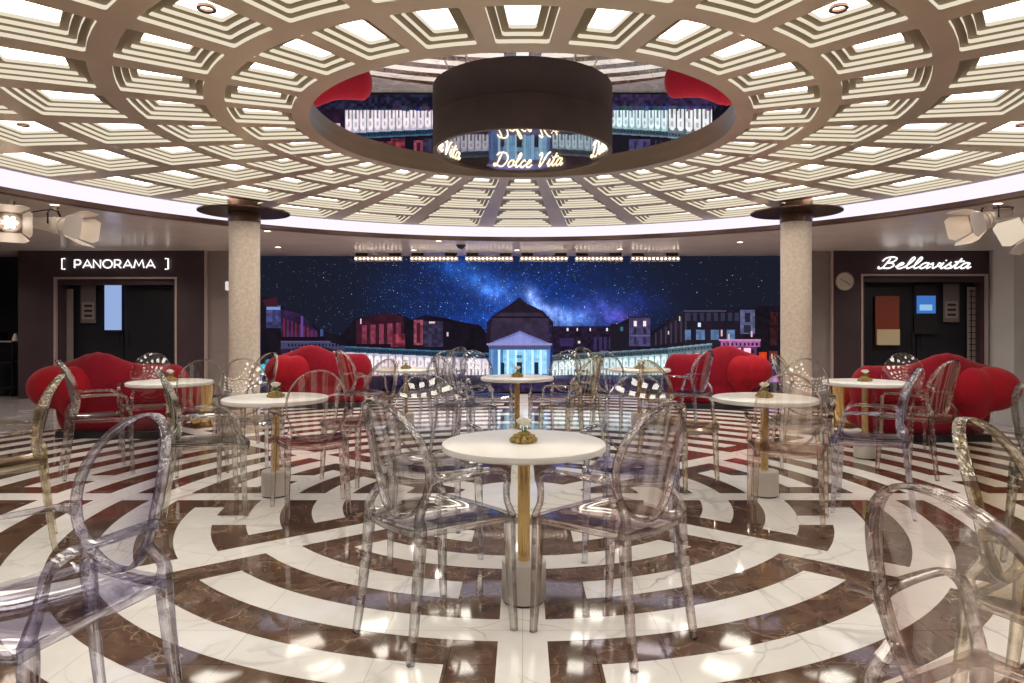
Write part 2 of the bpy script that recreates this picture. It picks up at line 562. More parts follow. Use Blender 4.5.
# inner wall of the opening, up to the mirror
for i in range(168):
    a, b = 2 * PI * i / 168, 2 * PI * (i + 1) / 168
    quad(P3(RIN, a, ZC), P3(RIN, b, ZC), P3(RIN, b, ZM + 0.01), P3(RIN, a, ZM + 0.01))
    quad(P3(ROUT, a, ZC), P3(ROUT, b, ZC), P3(ROUT, b, ZC + 0.12), P3(ROUT, a, ZC + 0.12))
bmesh.ops.remove_doubles(bm, verts=bm.verts, dist=0.0005)
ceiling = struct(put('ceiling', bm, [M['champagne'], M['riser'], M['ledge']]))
ringname = ['innermost ring', 'second ring', 'middle ring', 'fourth ring', 'outermost ring']
ORD = ['', 'first', 'second', 'third', 'fourth', 'fifth', 'sixth', 'seventh', 'eighth', 'ninth', 'tenth', 'eleventh', 'twelfth', 'thirteenth']
def coffer_words(j):
    if j == 0:
        return 'far middle one, straight above the screen'
    if j == 14:
        return 'near middle one, above the viewer'
    side, n_ = ('left', j) if j < 14 else ('right', 28 - j)
    return ORD[n_] + ' to the ' + side + ' of the far middle one'
for (ri, j, pts, z) in panels:
    b2 = bmesh.new()
    lo = [b2.verts.new(p) for p in pts]
    hi = [b2.verts.new((p[0], p[1], p[2] + 0.015)) for p in pts]
    b2.faces.new(lo)
    b2.faces.new(hi)
    for k in range(len(pts)):
        b2.faces.new((lo[k], lo[(k + 1) % len(pts)], hi[(k + 1) % len(pts)], hi[k]))
    ctr = sum((Vector(p) for p in pts), Vector()) / len(pts)
    for v in b2.verts:
        v.co -= ctr
    o = put('coffer_light', b2, M['panel'], loc=ctr)
    tag(o, 'glowing coffer light, ' + ringname[ri] + ', ' + coffer_words(j), 'ceiling light', 'coffer lights, ' + ringname[ri])
# small round fittings set in some of the panels
def ring_fitting(px, py, label):
    # place on the panel nearest that sight line
    best = None
    for (ri, j, pts, z) in panels:
        c = sum((Vector(p) for p in pts), Vector()) / len(pts)
        if c.y < 1:
            continue
        X = XC + F_PX * c.x / c.y
        Y = YH - F_PX * (c.z - EYE) / c.y
        d = (X - px) ** 2 + (Y - py) ** 2
        if best is None or d < best[0]:
            best = (d, c)
    c = best[1]
    b2 = bmesh.new()
    prof = [(0.030, 0), (0.048, 0), (0.048, -0.015), (0.040, -0.02), (0.030, -0.012), (0.030, 0)]
    lathe(b2, prof, (0, 0), 28)
    tag(put('spotlight_ring', b2, M['bronze'], smooth=True, loc=(c.x, c.y, c.z - 0.009)), label, 'spotlight')
ring_fitting(222, 8, 'small round spotlight fitting in a glowing panel, upper left part of coffered ceiling')
ring_fitting(822, 6, 'small round spotlight fitting in a glowing panel, upper right part of coffered ceiling')
ring_fitting(46, 128, 'small round spotlight fitting in a glowing panel near the left end of the cove light')
ring_fitting(1002, 120, 'small round spotlight fitting in a glowing panel near the right end of the cove light')

# mirror in the opening
bm = bmesh.new()
lathe(bm, [(0, ZM), (RIN - 0.002, ZM), (RIN - 0.002, ZM + 0.01), (0, ZM + 0.01)], (0, CYC), 96)
tag(put('ceiling_mirror', bm, M['mirror']), 'round mirror set in the opening at the middle of the coffered ceiling', 'mirror')

# cove: recessed glowing ring and brown lip
bm = bmesh.new()
RL = 5.50
lathe(bm, [(ROUT, ZC + 0.115), (RL + 0.22, ZC + 0.115), (RL + 0.22, ZS + 0.03)], (0, CYC), 144)
tag(put('cove_light', bm, M['cove'], smooth=True), 'continuous glowing lavender white light ring round the coffered ceiling', 'cove light')
bm = bmesh.new()
lathe(bm, [(RL + 0.10, ZS), (RL + 0.01, ZS), (RL, ZS + 0.005), (RL, ZS + 0.062), (RL + 0.05, ZS + 0.062), (RL + 0.05, ZS + 0.02), (RL + 0.25, ZS + 0.02)], (0, CYC), 144)
struct(put('trim_1', bm, M['lip'], smooth=True))
# soffit round it
bm = bmesh.new()
n = 144
inn, out = [], []
for i in range(n):
    a = 2 * PI * i / n
    c, s = math.cos(a), math.sin(a)
    inn.append(bm.verts.new((c * (RL + 0.10), CYC + s * (RL + 0.10), ZS)))
    k = 15.5 / max(abs(c), abs(s))
    out.append(bm.verts.new((c * k, CYC + s * k, ZS)))
for i in range(n):
    bm.faces.new((inn[i], inn[(i + 1) % n], out[(i + 1) % n], out[i]))
ob = put('ceiling_soffit', bm, M['soffit'])
struct(ob)
# plenum lid so no world light leaks in
boxobj('ceiling_slab', -16, 16, CY - 16, CYC + 16, ZC + 0.45, ZC + 0.5, M['dark'])['kind'] = 'structure'

# soffit downlights, plus added lamps without fittings
def down_lamp(x, y, watts=None):
    ld = bpy.data.lights.new('downlight_or_fill', 'SPOT')
    ld.energy = watts or DOWN_W
    ld.color = (1.0, 0.86, 0.76)
    ld.spot_size = math.radians(150)
    ld.spot_blend = 0.9
    ld.shadow_soft_size = 0.05
    lo = bpy.data.objects.new('downlight_or_fill', ld)
    COL.objects.link(lo)
    lo.location = (x, y, ZS - 0.02)
# added fill lamps with no fittings, beside and behind the viewer, brightening the outer room
for (dx, dy) in ((-8, 9), (8, 9), (-8, 6), (8, 6), (-8, 2.5), (8, 2.5), (-6.5, -0.5), (6.5, -0.5), (-3, -2), (0, -2.2), (3, -2), (-10, 11), (10, 11), (-7, 11.2), (7, 11.2)):
    down_lamp(dx, dy)
def downlight(px, py, label):
    k = (YH - py) / (ZS - EYE)
    x, y = (px - XC) / k, F_PX / k
    rr = math.hypot(x, y - CYC)
    if rr < RL + 0.18:
        x, y = x * (RL + 0.18) / rr, CYC + (y - CYC) * (RL + 0.18) / rr
    t = thing('downlight', label, 'downlight', (x, y, ZS))
    b2 = bmesh.new()
    lathe(b2, [(0.045, -0.001), (0.062, -0.001), (0.062, -0.006), (0.045, -0.006), (0.045, -0.001)], (0, 0), 24)
    put('bezel', b2, M['cream'], t, smooth=True)
    b2 = bmesh.new()
    lathe(b2, [(0, -0.002), (0.045, -0.002), (0.045, -0.004), (0, -0.004)], (0, 0), 24)
    put('lens', b2, M['lamp'], t)
    if px not in (79, 964, 1012):
        down_lamp(x, y)
    return t
downlight(79, 202, 'small round downlight in the soffit over the left stage lights')
downlight(277, 228, 'small round downlight right of the left stone column, nearer the cove')
downlight(278, 247, 'small round downlight right of the left stone column, nearer the screen')
downlight(414, 250, 'small round downlight in the soffit above the second light bar from the left')
downlight(517, 250, 'small round downlight in the soffit above the domed building on the screen')
downlight(620, 249, 'small round downlight in the soffit above the second light bar from the right')
downlight(740, 242, 'small round downlight in the soffit left of the right stone column')
downlight(763, 224, 'small round downlight in the soffit close to the cove left of the right stone column')
downlight(964, 200, 'small round downlight in the soffit near the cove above the right stage lights')
downlight(1012, 237, 'small round downlight in the soffit in front of the pale pillar at right')
downlight(440, 238.0 + 1.5, 'small round downlight in the soffit tight behind the cove lip, left of centre')
# dome camera and smoke detector on soffit
def soffit_dome(px, py, r, m, name, label, catg):
    k = (YH - py) / (ZS - EYE)
    b2 = bmesh.new()
    lathe(b2, [(0, -r * 0.9), (r * 0.5, -r * 0.8), (r * 0.85, -r * 0.5), (r * 0.95, -r * 0.2), (r * 1.1, -r * 0.15), (r * 1.1, 0), (0, 0)], (0, 0), 24)
    tag(put(name, b2, m, smooth=True, loc=((px - XC) / k, F_PX / k, ZS - 0.001)), label, catg)
soffit_dome(461, 245, 0.075, M['black'], 'dome_camera', 'black dome security camera under the soffit left of centre', 'camera')
soffit_dome(568, 245, 0.085, M['cream'], 'smoke_detector', 'cream round smoke detector under the soffit right of centre', 'detector')

# ------------------------------------------------------------------ drum with neon
RD, ZD0, ZD1 = 0.705, EYE + 1.352, ZM - 0.001
t = thing('neon_drum', 'dark brown hanging drum with neon lettering inside, under the mirrored opening', 'drum light', (0, CYC, ZD0))
H = ZD1 - ZD0
bm = bmesh.new()
lathe(bm, [(RD - 0.03, 0), (RD, 0), (RD, H), (RD - 0.03, H), (RD - 0.03, 0)], (0, 0), 96)
put('drum_shell', bm, M['drum'], t, smooth=True)
bm = bmesh.new()
lathe(bm, [(0, H - 0.012), (RD - 0.031, H - 0.012), (RD - 0.031, H - 0.004), (0, H - 0.004)], (0, 0), 64)
put('inner_mirror', bm, M['mirror'], t)
bm = bmesh.new()
lathe(bm, [(0, 0.012), (RD - 0.031, 0.012)], (0, 0), 64)
put('glass_pane', bm, M['pane'], t)

# script strokes, units: x-height 1, baseline 0
SCRIPT = {
    'D': (2.0, [[(0.75, 1.9), (0.6, 1.0), (0.35, 0.1), (0.0, 0.15), (0.15, 0.4), (0.7, 0.1), (1.3, 0.05), (1.75, 0.7), (1.7, 1.5), (1.2, 2.0), (0.4, 1.95), (0.1, 1.6)]]),
    'o': (1.0, [[(0.75, 0.95), (0.3, 0.9), (0.1, 0.4), (0.35, 0.0), (0.75, 0.25), (0.75, 0.8), (0.6, 1.0), (0.9, 0.8), (1.1, 0.75)]]),
    'l': (0.75, [[(0.0, 0.2), (0.45, 1.1), (0.6, 1.8), (0.4, 2.0), (0.25, 1.4), (0.2, 0.4), (0.4, 0.0), (0.8, 0.35)]]),
    'c': (0.85, [[(0.75, 0.8), (0.5, 1.0), (0.15, 0.6), (0.2, 0.1), (0.5, 0.0), (0.9, 0.35)]]),
    'e': (0.9, [[(0.0, 0.3), (0.5, 0.6), (0.65, 0.9), (0.4, 1.0), (0.15, 0.5), (0.25, 0.05), (0.6, 0.0), (0.95, 0.35)]]),
    'V': (1.5, [[(0.0, 1.6), (0.25, 1.95), (0.45, 1.7), (0.4, 0.6), (0.5, 0.0), (0.85, 0.7), (1.2, 1.7), (1.6, 2.0)]]),
    'v': (0.95, [[(0.0, 0.7), (0.2, 0.95), (0.3, 0.4), (0.45, 0.02), (0.75, 0.4), (0.8, 0.95), (1.05, 0.85)]]),
    'i': (0.6, [[(0.0, 0.3), (0.3, 1.0), (0.2, 0.3), (0.35, 0.0), (0.65, 0.35)], [(0.40, 1.40), (0.43, 1.48)]]),
    't': (0.75, [[(0.0, 0.3), (0.4, 1.2), (0.5, 1.8), (0.35, 1.0), (0.25, 0.3), (0.4, 0.0), (0.8, 0.35)], [(0.0, 1.15), (0.9, 1.3)]]),
    'a': (1.0, [[(0.8, 0.9), (0.4, 1.0), (0.08, 0.5), (0.2, 0.0), (0.55, 0.2), (0.82, 0.95), (0.75, 0.3), (0.85, 0.0), (1.1, 0.3)]]),
    's': (0.8, [[(0.0, 0.25), (0.25, 0.7), (0.42, 1.12)], [(0.42, 1.12), (0.36, 0.75), (0.62, 0.42), (0.5, 0.05), (0.22, 0.0), (0.05, 0.12)], [(0.5, 0.03), (0.7, 0.1), (0.85, 0.32)]]),
    'B': (1.7, [[(0.75, 1.8), (0.6, 0.9), (0.4, 0.1), (0.05, 0.0), (0.0, 0.35)], [(0.1, 1.3), (0.3, 1.85), (0.9, 2.05), (1.4, 1.8), (1.2, 1.2), (0.65, 1.0), (1.15, 0.95), (1.45, 0.5), (1.1, 0.05), (0.55, 0.05)]]),
    ' ': (0.7, []),
}
def script(text):
    x = 0
    out = []
    for ch in text:
        wd, st = SCRIPT[ch]
        for s in st:
            out.append([(x + a + 0.3 * b, b) for a, b in cat(s, 5)] if len(s) > 2 else [(x + a + 0.3 * b, b) for a, b in s])
        x += wd
    return out, x
strokes, TW = script('Dolce Vita')
XH = 0.062
rt = RD - 0.045
arc = TW * XH / rt
reps = [(PI / 2 - 0.07), (PI / 2 + 1.42), (PI / 2 - 1.52), (PI / 2 + 3.0)]
for c0 in reps:
    bm = bmesh.new()
    for s in strokes:
        pts = []
        for a, b in s:
            ang = c0 + arc / 2 - a * XH / rt
            pts.append((rt * math.cos(ang), rt * math.sin(ang), 0.045 + b * XH))
        tube(bm, pts, 0.0065, 6)
    ob = put('neon_text', bm, M['neon'], t)
    ob['label'] = 'warm neon script lettering inside the drum'
# suspension collar above is hidden by mirror

# ------------------------------------------------------------------ stone columns
for side, lab in ((-1, 'speckled stone column left of the starry screen, bronze disc at its head'), (1, 'speckled stone column right of the starry screen, bronze disc at its head')):
    cx = (244.5 - XC) / F_PX * 8.6 if side < 0 else (796 - XC) / F_PX * 8.6
    t = thing('column', lab, 'column', (cx, 8.6, 0))
    bm = bmesh.new()
    lathe(bm, [(0, 0.06), (0.185, 0.06), (0.185, 2.64), (0, 2.64)], (0, 0), 40)
    put('shaft', bm, M['stone'], t, smooth=True)
    bm = bmesh.new()
    lathe(bm, [(0, 0.0015), (0.215, 0.0015), (0.215, 0.05), (0.2, 0.062), (0, 0.062)], (0, 0), 40)
    put('base', bm, M['stone'], t, smooth=True)
    bm = bmesh.new()
    lathe(bm, [(0, 2.635), (0.195, 2.635), (0.195, 2.76), (0, 2.76)], (0, 0), 40)
    put('collar', bm, M['bronze'], t, smooth=True)
    bm = bmesh.new()
    lathe(bm, [(0.19, 2.757), (0.545, 2.757), (0.55, 2.762), (0.55, 2.775), (0.0, 2.775), ], (0, 0), 64)
    put('head_disc', bm, M['bronze'], t, smooth=True)
    bm = bmesh.new()
    lathe(bm, [(0, 2.776), (0.2, 2.776), (0.2, ZC + 0.11), (0, ZC + 0.11)], (0, 0), 32)
    put('neck', bm, M['bronze'], t, smooth=True)

# ------------------------------------------------------------------ LED wall
LY = 13.3
kL = F_PX / LY
PX0, PX1, PY0, PY1 = 232.0, 812.0, 254.5, 391.0
S = 1.7
W_, H_ = int((PX1 - PX0) * S), int((PY1 - PY0) * S)
xx, yy = np.meshgrid(PX0 + (np.arange(W_) + 0.5) / S, PY0 + (np.arange(H_) + 0.5) / S)
rng = np.random.RandomState(4)
def vnoise(scale, seed):
    r = np.random.RandomState(seed)
    g = r.rand(64, 256)
    u, v = (xx - PX0) / scale, (yy - PY0) / scale
    iu, iv = np.floor(u).astype(int), np.floor(v).astype(int)
    fu, fv = u - iu, v - iv
    fu, fv = fu * fu * (3 - 2 * fu), fv * fv * (3 - 2 * fv)
    g00 = g[iv % 64, iu % 256]; g10 = g[iv % 64, (iu + 1) % 256]
    g01 = g[(iv + 1) % 64, iu % 256]; g11 = g[(iv + 1) % 64, (iu + 1) % 256]
    return (g00 * (1 - fu) + g10 * fu) * (1 - fv) + (g01 * (1 - fu) + g11 * fu) * fv
def fb(scale, seed):
    return (vnoise(scale, seed) + 0.5 * vnoise(scale / 2, seed + 1) + 0.25 * vnoise(scale / 4, seed + 2) + 0.125 * vnoise(scale / 8, seed + 3)) / 1.875
img = np.zeros((H_, W_, 3))
sky_dark = np.array([25, 27, 40.0])
blue = np.array([22, 50, 125.0])
b = np.exp(-(abs(xx - 515) / 125) ** 3)
b *= np.clip(0.55 + 0.5 * fb(40, 11), 0, 1.25) * (0.55 + 0.9 * fb(5, 21))
tl = np.clip((yy - 285 - 0.12 * abs(xx - 500)) / 40, 0, 1)
topfade = np.clip(0.45 + 0.55 * (yy - 262) / 30 + np.exp(-((xx - 455) / 50) ** 2) * 0.5, 0.3, 1)
b *= topfade
img += sky_dark + (blue - sky_dark) * b[..., None]
# milky way: bright clots running from (470,275) to (600,320)
def clot(x, y, sx, sy, rot, amp, col):
    c, s = math.cos(rot), math.sin(rot)
    u = (xx - x) * c + (yy - y) * s
    v = -(xx - x) * s + (yy - y) * c
    g = np.exp(-(u / sx) ** 2 - (v / sy) ** 2) * amp * (0.05 + 1.0 * fb(9, int(x) % 90 + 5)) * (0.4 + 1.2 * fb(3.2, int(x) % 70 + 9))
    img[:] += g[..., None] * np.array(col, float)
for c in ((455, 268, 26, 10, 0.3, 0.6, (20, 70, 130)), (480, 285, 30, 12, 0.5, 0.75, (40, 80, 130)), (500, 292, 22, 12, 0.3, 0.9, (60, 90, 140)), (535, 300, 14, 7, 1.0, 1.5, (120, 130, 150)),
          (556, 317, 16, 9, 0.7, 1.4, (120, 130, 150)), (575, 318, 16, 9, 0.2, 1.1, (90, 120, 160)), (600, 310, 26, 14, 0, 0.8, (60, 60, 130)), (618, 318, 16, 8, 0, 0.9, (80, 50, 130)),
          (485, 318, 30, 12, 0, 0.6, (20, 60, 130)), (640, 305, 26, 12, 0, 0.5, (20, 30, 110))):
    clot(*c)
# stars
ns = 4200
for k in range(ns):
    sx = rng.uniform(PX0 + 1, PX1 - 1)
    sy = rng.uniform(PY0 + 1, 340)
    dens = math.exp(-((sx - 490) / 120) ** 2)
    if rng.rand() > 0.16 + 0.84 * dens:
        continue
    br = rng.uniform(30, 105) if rng.rand() < 0.93 else rng.uniform(150, 240)
    i, j = int((sy - PY0) * S), int((sx - PX0) * S)
    img[i, j] += np.array([0.75, 0.85, 1.0]) * br
# painting tools
def rect(x0, y0, x1, y1, col, a=1.0, tex=0.0):
    m = (xx >= x0) & (xx < x1) & (yy >= y0) & (yy < y1)
    c = np.array(col, float)
    f = a
    if tex:
        t_ = (1 - tex + 2 * tex * vnoise(3, 31))[m][:, None]
        img[m] = img[m] * (1 - f) + c * t_ * f
    else:
        img[m] = img[m] * (1 - f) + c * f
def shape(pts, col, tex=0.0):
    pts = np.array(pts, float)
    inside = np.zeros(xx.shape, bool)
    j = len(pts) - 1
    for i in range(len(pts)):
        xi, yi = pts[i]; xj, yj = pts[j]
        if yi != yj:
            c = ((yi > yy) != (yj > yy)) & (xx < (xj - xi) * (yy - yi) / (yj - yi) + xi)
            inside ^= c
        j = i
    c = np.array(col, float)
    if tex:
        img[inside] = c * (1 - tex + 2 * tex * fb(8, 41))[inside][:, None]
    else:
        img[inside] = c
# dark building masses
shape([(232, 300), (262, 296), (275, 300), (285, 309), (300, 318), (322, 330), (340, 336), (356, 318), (400, 314), (412, 320), (425, 315), (445, 318), (462, 322), (480, 325), (489, 336), (489, 391), (232, 391)], (24, 19, 28), 0.35)
shape([(553, 391), (553, 326), (575, 326), (612, 326), (630, 318), (648, 318), (652, 332), (672, 318), (683, 311), (740, 309), (780, 306), (812, 306), (812, 391)], (27, 21, 32), 0.35)
# far left: blue and red lit block
rect(266, 305, 281, 328, (58, 58, 100), 1, 0.4); rect(267, 307, 280, 310, (110, 140, 200))
shape([(262, 300), (277, 297), (278, 307), (266, 307)], (60, 25, 40))
shape([(281, 309), (303, 315), (318, 333), (318, 338), (281, 338)], (48, 30, 62), 0.5)
for k in range(9):
    rect(283 + k * 4, 318 + k * 1.6, 285 + k * 4, 337, (92, 45, 85) if k % 3 else (130, 40, 45), 0.7)
rect(301, 316, 303, 338, (110, 75, 150), 0.8); rect(320, 329, 323, 336, (70, 80, 140), 0.9)
# red palace blocks
shape([(356, 320), (384, 313), (403, 316), (405, 348), (356, 344)], (52, 24, 36), 0.35)
for k in range(5):
    rect(362 + 8.5 * k, 325 - k * 0.6, 367 + 8.5 * k, 344, (125, 55, 75), 0.85, 0.3)
rect(358, 344, 405, 347, (30, 15, 25)); rect(391, 334, 405, 347, (125, 48, 62), 0.75, 0.4)
rect(360, 318.5, 361.5, 324, (215, 200, 220))
rect(414, 320, 423, 345, (140, 72, 88), 0.9, 0.3); rect(417, 323, 420.5, 343, (70, 25, 40))
rect(424, 321, 443, 347, (50, 45, 68), 1, 0.3); rect(429, 321.5, 435, 323.2, (235, 190, 190)); rect(447, 332, 448.6, 336, (190, 185, 200))
# rotunda with its drum
shape([(486, 340), (487, 322), (495, 314), (512, 303), (519, 297), (526, 303), (543, 311), (553, 322), (555, 345), (486, 345)], (34, 27, 38), 0.25)
shape([(492, 318), (500, 313), (540, 313), (549, 319), (550, 341), (490, 341)], (52, 42, 62), 0.3)
rect(491, 316, 549, 318, (28, 22, 32)); rect(545, 325, 552, 338, (52, 40, 80), 0.5, 0.5)
# portico
shape([(487, 344), (520, 331), (552, 344), (550, 347), (489, 347)], (108, 112, 175), 0.12)
shape([(494, 343.2), (520, 333.5), (545, 343.2)], (128, 135, 200), 0.1)
rect(487, 343.6, 552, 345.0, (150, 138, 180)); rect(489, 345.4, 551, 349.5, (72, 80, 125))
rect(489, 349.5, 550, 375, (78, 120, 170), 1, 0.1)
rect(503, 350, 537, 374, (135, 195, 230), 1, 0.12)
rect(537, 350, 548, 374, (150, 205, 235), 1, 0.12)
for k, x0 in enumerate((491, 498, 507, 515, 523.5, 531.5, 539.5, 546.5)):
    rect(x0, 350, x0 + 2.3, 375, (200, 235, 255) if 0 < k < 7 else (110, 140, 200))
for x0, x1, y0 in ((501, 504.5, 363), (516.5, 522, 362), (534.5, 538.5, 362)):
    rect(x0, y0, x1, 374, (28, 42, 62))
rect(516.5, 355, 522, 358, (70, 120, 150))
rect(486, 375, 554, 379, (96, 104, 150), 1, 0.3)
# palace right of the rotunda
rect(553, 327, 612, 352, (34, 25, 44), 1, 0.3)
for x0 in (567, 576.5, 589.5, 606):
    rect(x0, 328, x0 + 1.6, 331, (225, 222, 230))
rect(578, 341, 580, 343.4, (225, 210, 170)); rect(560, 338, 574, 346, (62, 45, 95), 0.7)
for k in range(4):
    rect(594 + 5 * k, 337, 597 + 5 * k, 350, (58, 48, 95), 0.8)
rect(610, 324, 630, 352, (30, 26, 36)); rect(620, 327, 623, 331, (70, 120, 140), 0.8)
# tower with two lit windows
rect(629, 317, 650, 346, (66, 62, 96), 1, 0.2); rect(628, 316, 651, 318, (38, 34, 52))
rect(634, 321, 637, 326, (255, 225, 230)); rect(643, 321, 646, 326, (255, 225, 230))
for x0 in (634, 643):
    rect(x0, 328, x0 + 3, 334, (42, 34, 60)); rect(x0, 337, x0 + 3, 344, (48, 40, 75))
rect(630, 335, 650, 336, (95, 90, 130))
# long palace receding to the right
shape([(651, 336), (682, 311), (720, 309), (745, 310), (745, 346), (651, 352)], (34, 28, 40), 0.3)
for k in range(7):
    x0 = 655 + 5 * k
    rect(x0, 333 - 3.2 * k, x0 + 1.8, 345 - 0.6 * k, (66, 56, 76), 0.8)
rect(668, 331, 669, 334.5, (215, 205, 200)); rect(679, 316, 680, 321, (190, 180, 170))
for k in range(8):
    x0 = 686 + 7 * k
    rect(x0, 312.5, x0 + 4, 321, (50, 52, 74), 0.9)
for x0, x1 in ((685, 691), (696, 705), (711, 719), (727, 735)):
    rect(x0, 330, x1, 340, (84, 112, 150), 0.95, 0.2)
rect(698, 323, 701, 327, (215, 225, 240)); rect(684, 310.5, 726, 311.6, (72, 70, 92))
rect(740, 310, 755, 334, (84, 86, 118), 1, 0.2); rect(745, 313, 750, 322, (34, 34, 50)); rect(744, 325, 751, 333, (40, 40, 58))
rect(755, 306, 812, 352, (24, 19, 26), 1, 0.2); rect(770, 312, 778, 345, (58, 26, 30), 0.7, 0.5)
# arcade: curved colonnade both sides of the portico
def arcade(x0, x1, ytop, ybase, pitch, col, col2, roof):
    m = (xx >= x0) & (xx < x1)
    t_ = np.clip((xx - x0) / (x1 - x0), 0, 1)
    yt = ytop(xx); yb = ybase(xx)
    c = np.array(col, float); c2 = np.array(col2, float)
    rf = m & (yy >= yt - 6) & (yy < yt)
    img[rf] = np.array(roof, float)
    rl = m & (yy >= yt - 6) & (yy < yt - 4.6)
    img[rl] = np.array(roof, float) * 1.5 + 10
    dn = m & (yy >= yt - 3.2) & (yy < yt - 1.6) & ((xx / 1.6).astype(int) % 2 == 0)
    img[dn] = np.array(roof, float) * 0.5
    bd = m & (yy >= yt) & (yy < yb)
    img[bd] = (c2 * (0.8 + 0.4 * fb(6, 77))[..., None])[bd]
    ph = ((xx - x0) / pitch) % 1.0
    hgt = (yy - yt) / np.maximum(yb - yt, 1)
    # lit arch opening with a darker doorway
    ar = bd & (abs(ph - 0.5) < 0.40) & (hgt > 0.10 + 0.55 * np.clip(abs(ph - 0.5) - 0.18, 0, 1))
    img[ar] = (c * (0.85 + 0.3 * fb(5, 97))[..., None])[ar]
    pier = bd & (abs(ph - 0.5) > 0.44)
    img[pier] *= 0.72
    dw = bd & (abs(ph - 0.5) < 0.13) & (hgt > 0.62)
    img[dw] *= 0.5
    dw = bd & (abs(ph - 0.5) < 0.13) & (hgt > 0.28) & (hgt < 0.48)
    img[dw] *= 0.78
    st = m & (yy >= yb) & (yy < yb + 5)
    img[st] = (np.array((52, 62, 96)) * (0.6 + 0.9 * fb(7, 66))[..., None])[st]
arcade(345, 489, lambda x: 352 + (x - 345) * 0.048, lambda x: 375 + 0 * x, 7.2, (245, 232, 238), (190, 185, 205), (36, 58, 78))
arcade(552, 668, lambda x: 361 - (x - 552) * 0.062, lambda x: 375 + 0 * x, 6.4, (225, 245, 250), (160, 195, 200), (60, 74, 86))
arcade(668, 712, lambda x: 353.5 - (x - 668) * 0.10, lambda x: 376 + 0 * x, 8.4, (240, 240, 240), (110, 120, 130), (78, 96, 104))
# left wing of arcade
shape([(281, 342), (325, 341), (345, 346), (345, 352), (325, 347), (281, 349)], (62, 58, 88), 0.2)
shape([(325, 347), (345, 352), (345, 376), (281, 376), (281, 349)], (40, 26, 44), 0.4)
for k in range(5):
    rect(291 + 10.5 * k, 351, 298 + 10.5 * k, 362, (235, 205, 215), 0.9, 0.1)
rect(281, 337, 325, 340, (20, 16, 26)); rect(281, 341, 330, 342.4, (85, 80, 120))
for k in range(16):
    rect(288 + 3.4 * k, 344, 289.6 + 3.4 * k, 346.5, (22, 20, 36))
rect(232, 336, 262, 391, (20, 26, 48), 1, 0.4)
for (cx_, cy_, r_, c_) in ((263, 368, 4, (90, 200, 220)), (271, 372, 3.4, (110, 190, 230)), (262, 380, 4, (150, 160, 210)), (270, 384, 3.4, (170, 130, 190)), (278, 384, 3, (225, 190, 190)), (268, 362, 2.5, (60, 140, 200))):
    m_ = (xx - cx_) ** 2 + (yy - cy_) ** 2 < r_ ** 2 * (0.6 + 0.9 * fb(4, 55))
    img[m_] = np.array(c_, float)
# piazza floor and parked cars
rect(262, 376, 486, 391, (34, 32, 52), 1, 0.5); rect(486, 379, 812, 391, (48, 38, 66), 1, 0.4)
for k in range(70):
    x0 = rng.uniform(380, 735)
    rect(x0, 374 + rng.rand() * 3, x0 + rng.uniform(1.5, 5), 378 + rng.rand() * 2, rng.uniform(30, 120, 3) * np.array([0.8, 0.85, 1.1]), 0.8)
# pink pavilion at right and its stalls
rect(719, 339, 761, 341, (190, 125, 170)); rect(721, 341, 760, 347, (150, 92, 140), 1, 0.2)
for k in range(9):
    rect(723 + 4.1 * k, 342.5, 725 + 4.1 * k, 345.5, (52, 22, 58))
rect(722, 347, 757, 356, (88, 50, 80))
for x0 in (724, 734, 744):
    rect(x0, 348, x0 + 7, 356, (255, 198, 225))
rect(751, 350, 754, 358, (40, 18, 40)); rect(722, 356, 812, 391, (30, 22, 34), 1, 0.4)
for x0, y0 in ((721, 330), (751, 331), (728, 334)):
    rect(x0, y0, x0 + 1.6, y0 + 6, (210, 170, 190))
rect(759, 352, 767, 362, (205, 62, 24), 1, 0.2); rect(769, 351, 778, 365, (110, 38, 38), 0.9, 0.4)
rect(762, 362, 812, 376, (40, 42, 66), 1, 0.6); rect(764, 366, 780, 369, (190, 200, 230), 0.8, 0.4); rect(757, 376, 812, 382, (160, 110, 170), 1, 0.3)
for k in range(16):
    x0 = rng.uniform(762, 800)
    y0 = rng.uniform(360, 378)
    rect(x0, y0, x0 + 3, y0 + 1.3, (150, 165, 215), 0.8)
# fine dot raster of the LED tiles, tile joints
img *= (1 - 0.05 * ((xx % 2) < 1))[..., None]
img = np.clip(img, 0, 255) / 255
lin_img = np.where(img <= 0.04045, img / 12.92, ((img + 0.055) / 1.055) ** 2.4)
vx = np.linspace((PX0 - XC) / kL, (PX1 - XC) / kL, W_ + 1)
vz = EYE - (np.linspace(PY0, PY1, H_ + 1) - YH) / kL
VX, VZ = np.meshgrid(vx, vz)
verts = np.stack([VX, np.zeros_like(VX), VZ], -1).reshape(-1, 3)
idx = np.arange((H_ + 1) * (W_ + 1)).reshape(H_ + 1, W_ + 1)
faces = np.stack([idx[1:, :-1], idx[1:, 1:], idx[:-1, 1:], idx[:-1, :-1]], -1).reshape(-1, 4)
me = bpy.data.meshes.new('led_picture')
me.vertices.add(len(verts)); me.vertices.foreach_set('co', verts.ravel())
me.loops.add(faces.size); me.loops.foreach_set('vertex_index', faces.ravel().astype(np.int32))
me.polygons.add(len(faces)); me.polygons.foreach_set('loop_start', np.arange(0, faces.size, 4, dtype=np.int32))
me.polygons.foreach_set('loop_total', np.full(len(faces), 4, dtype=np.int32))
me.update()
ca = me.color_attributes.new('screen', 'FLOAT_COLOR', 'CORNER')
cc = np.ones((len(faces), 4, 4), np.float32)
cc[:, :, :3] = lin_img.reshape(-1, 1, 3)
ca.data.foreach_set('color', cc.ravel())
m = bpy.data.materials.new('led_screen')
m.use_nodes = True
nt = m.node_tree
nt.nodes.clear()
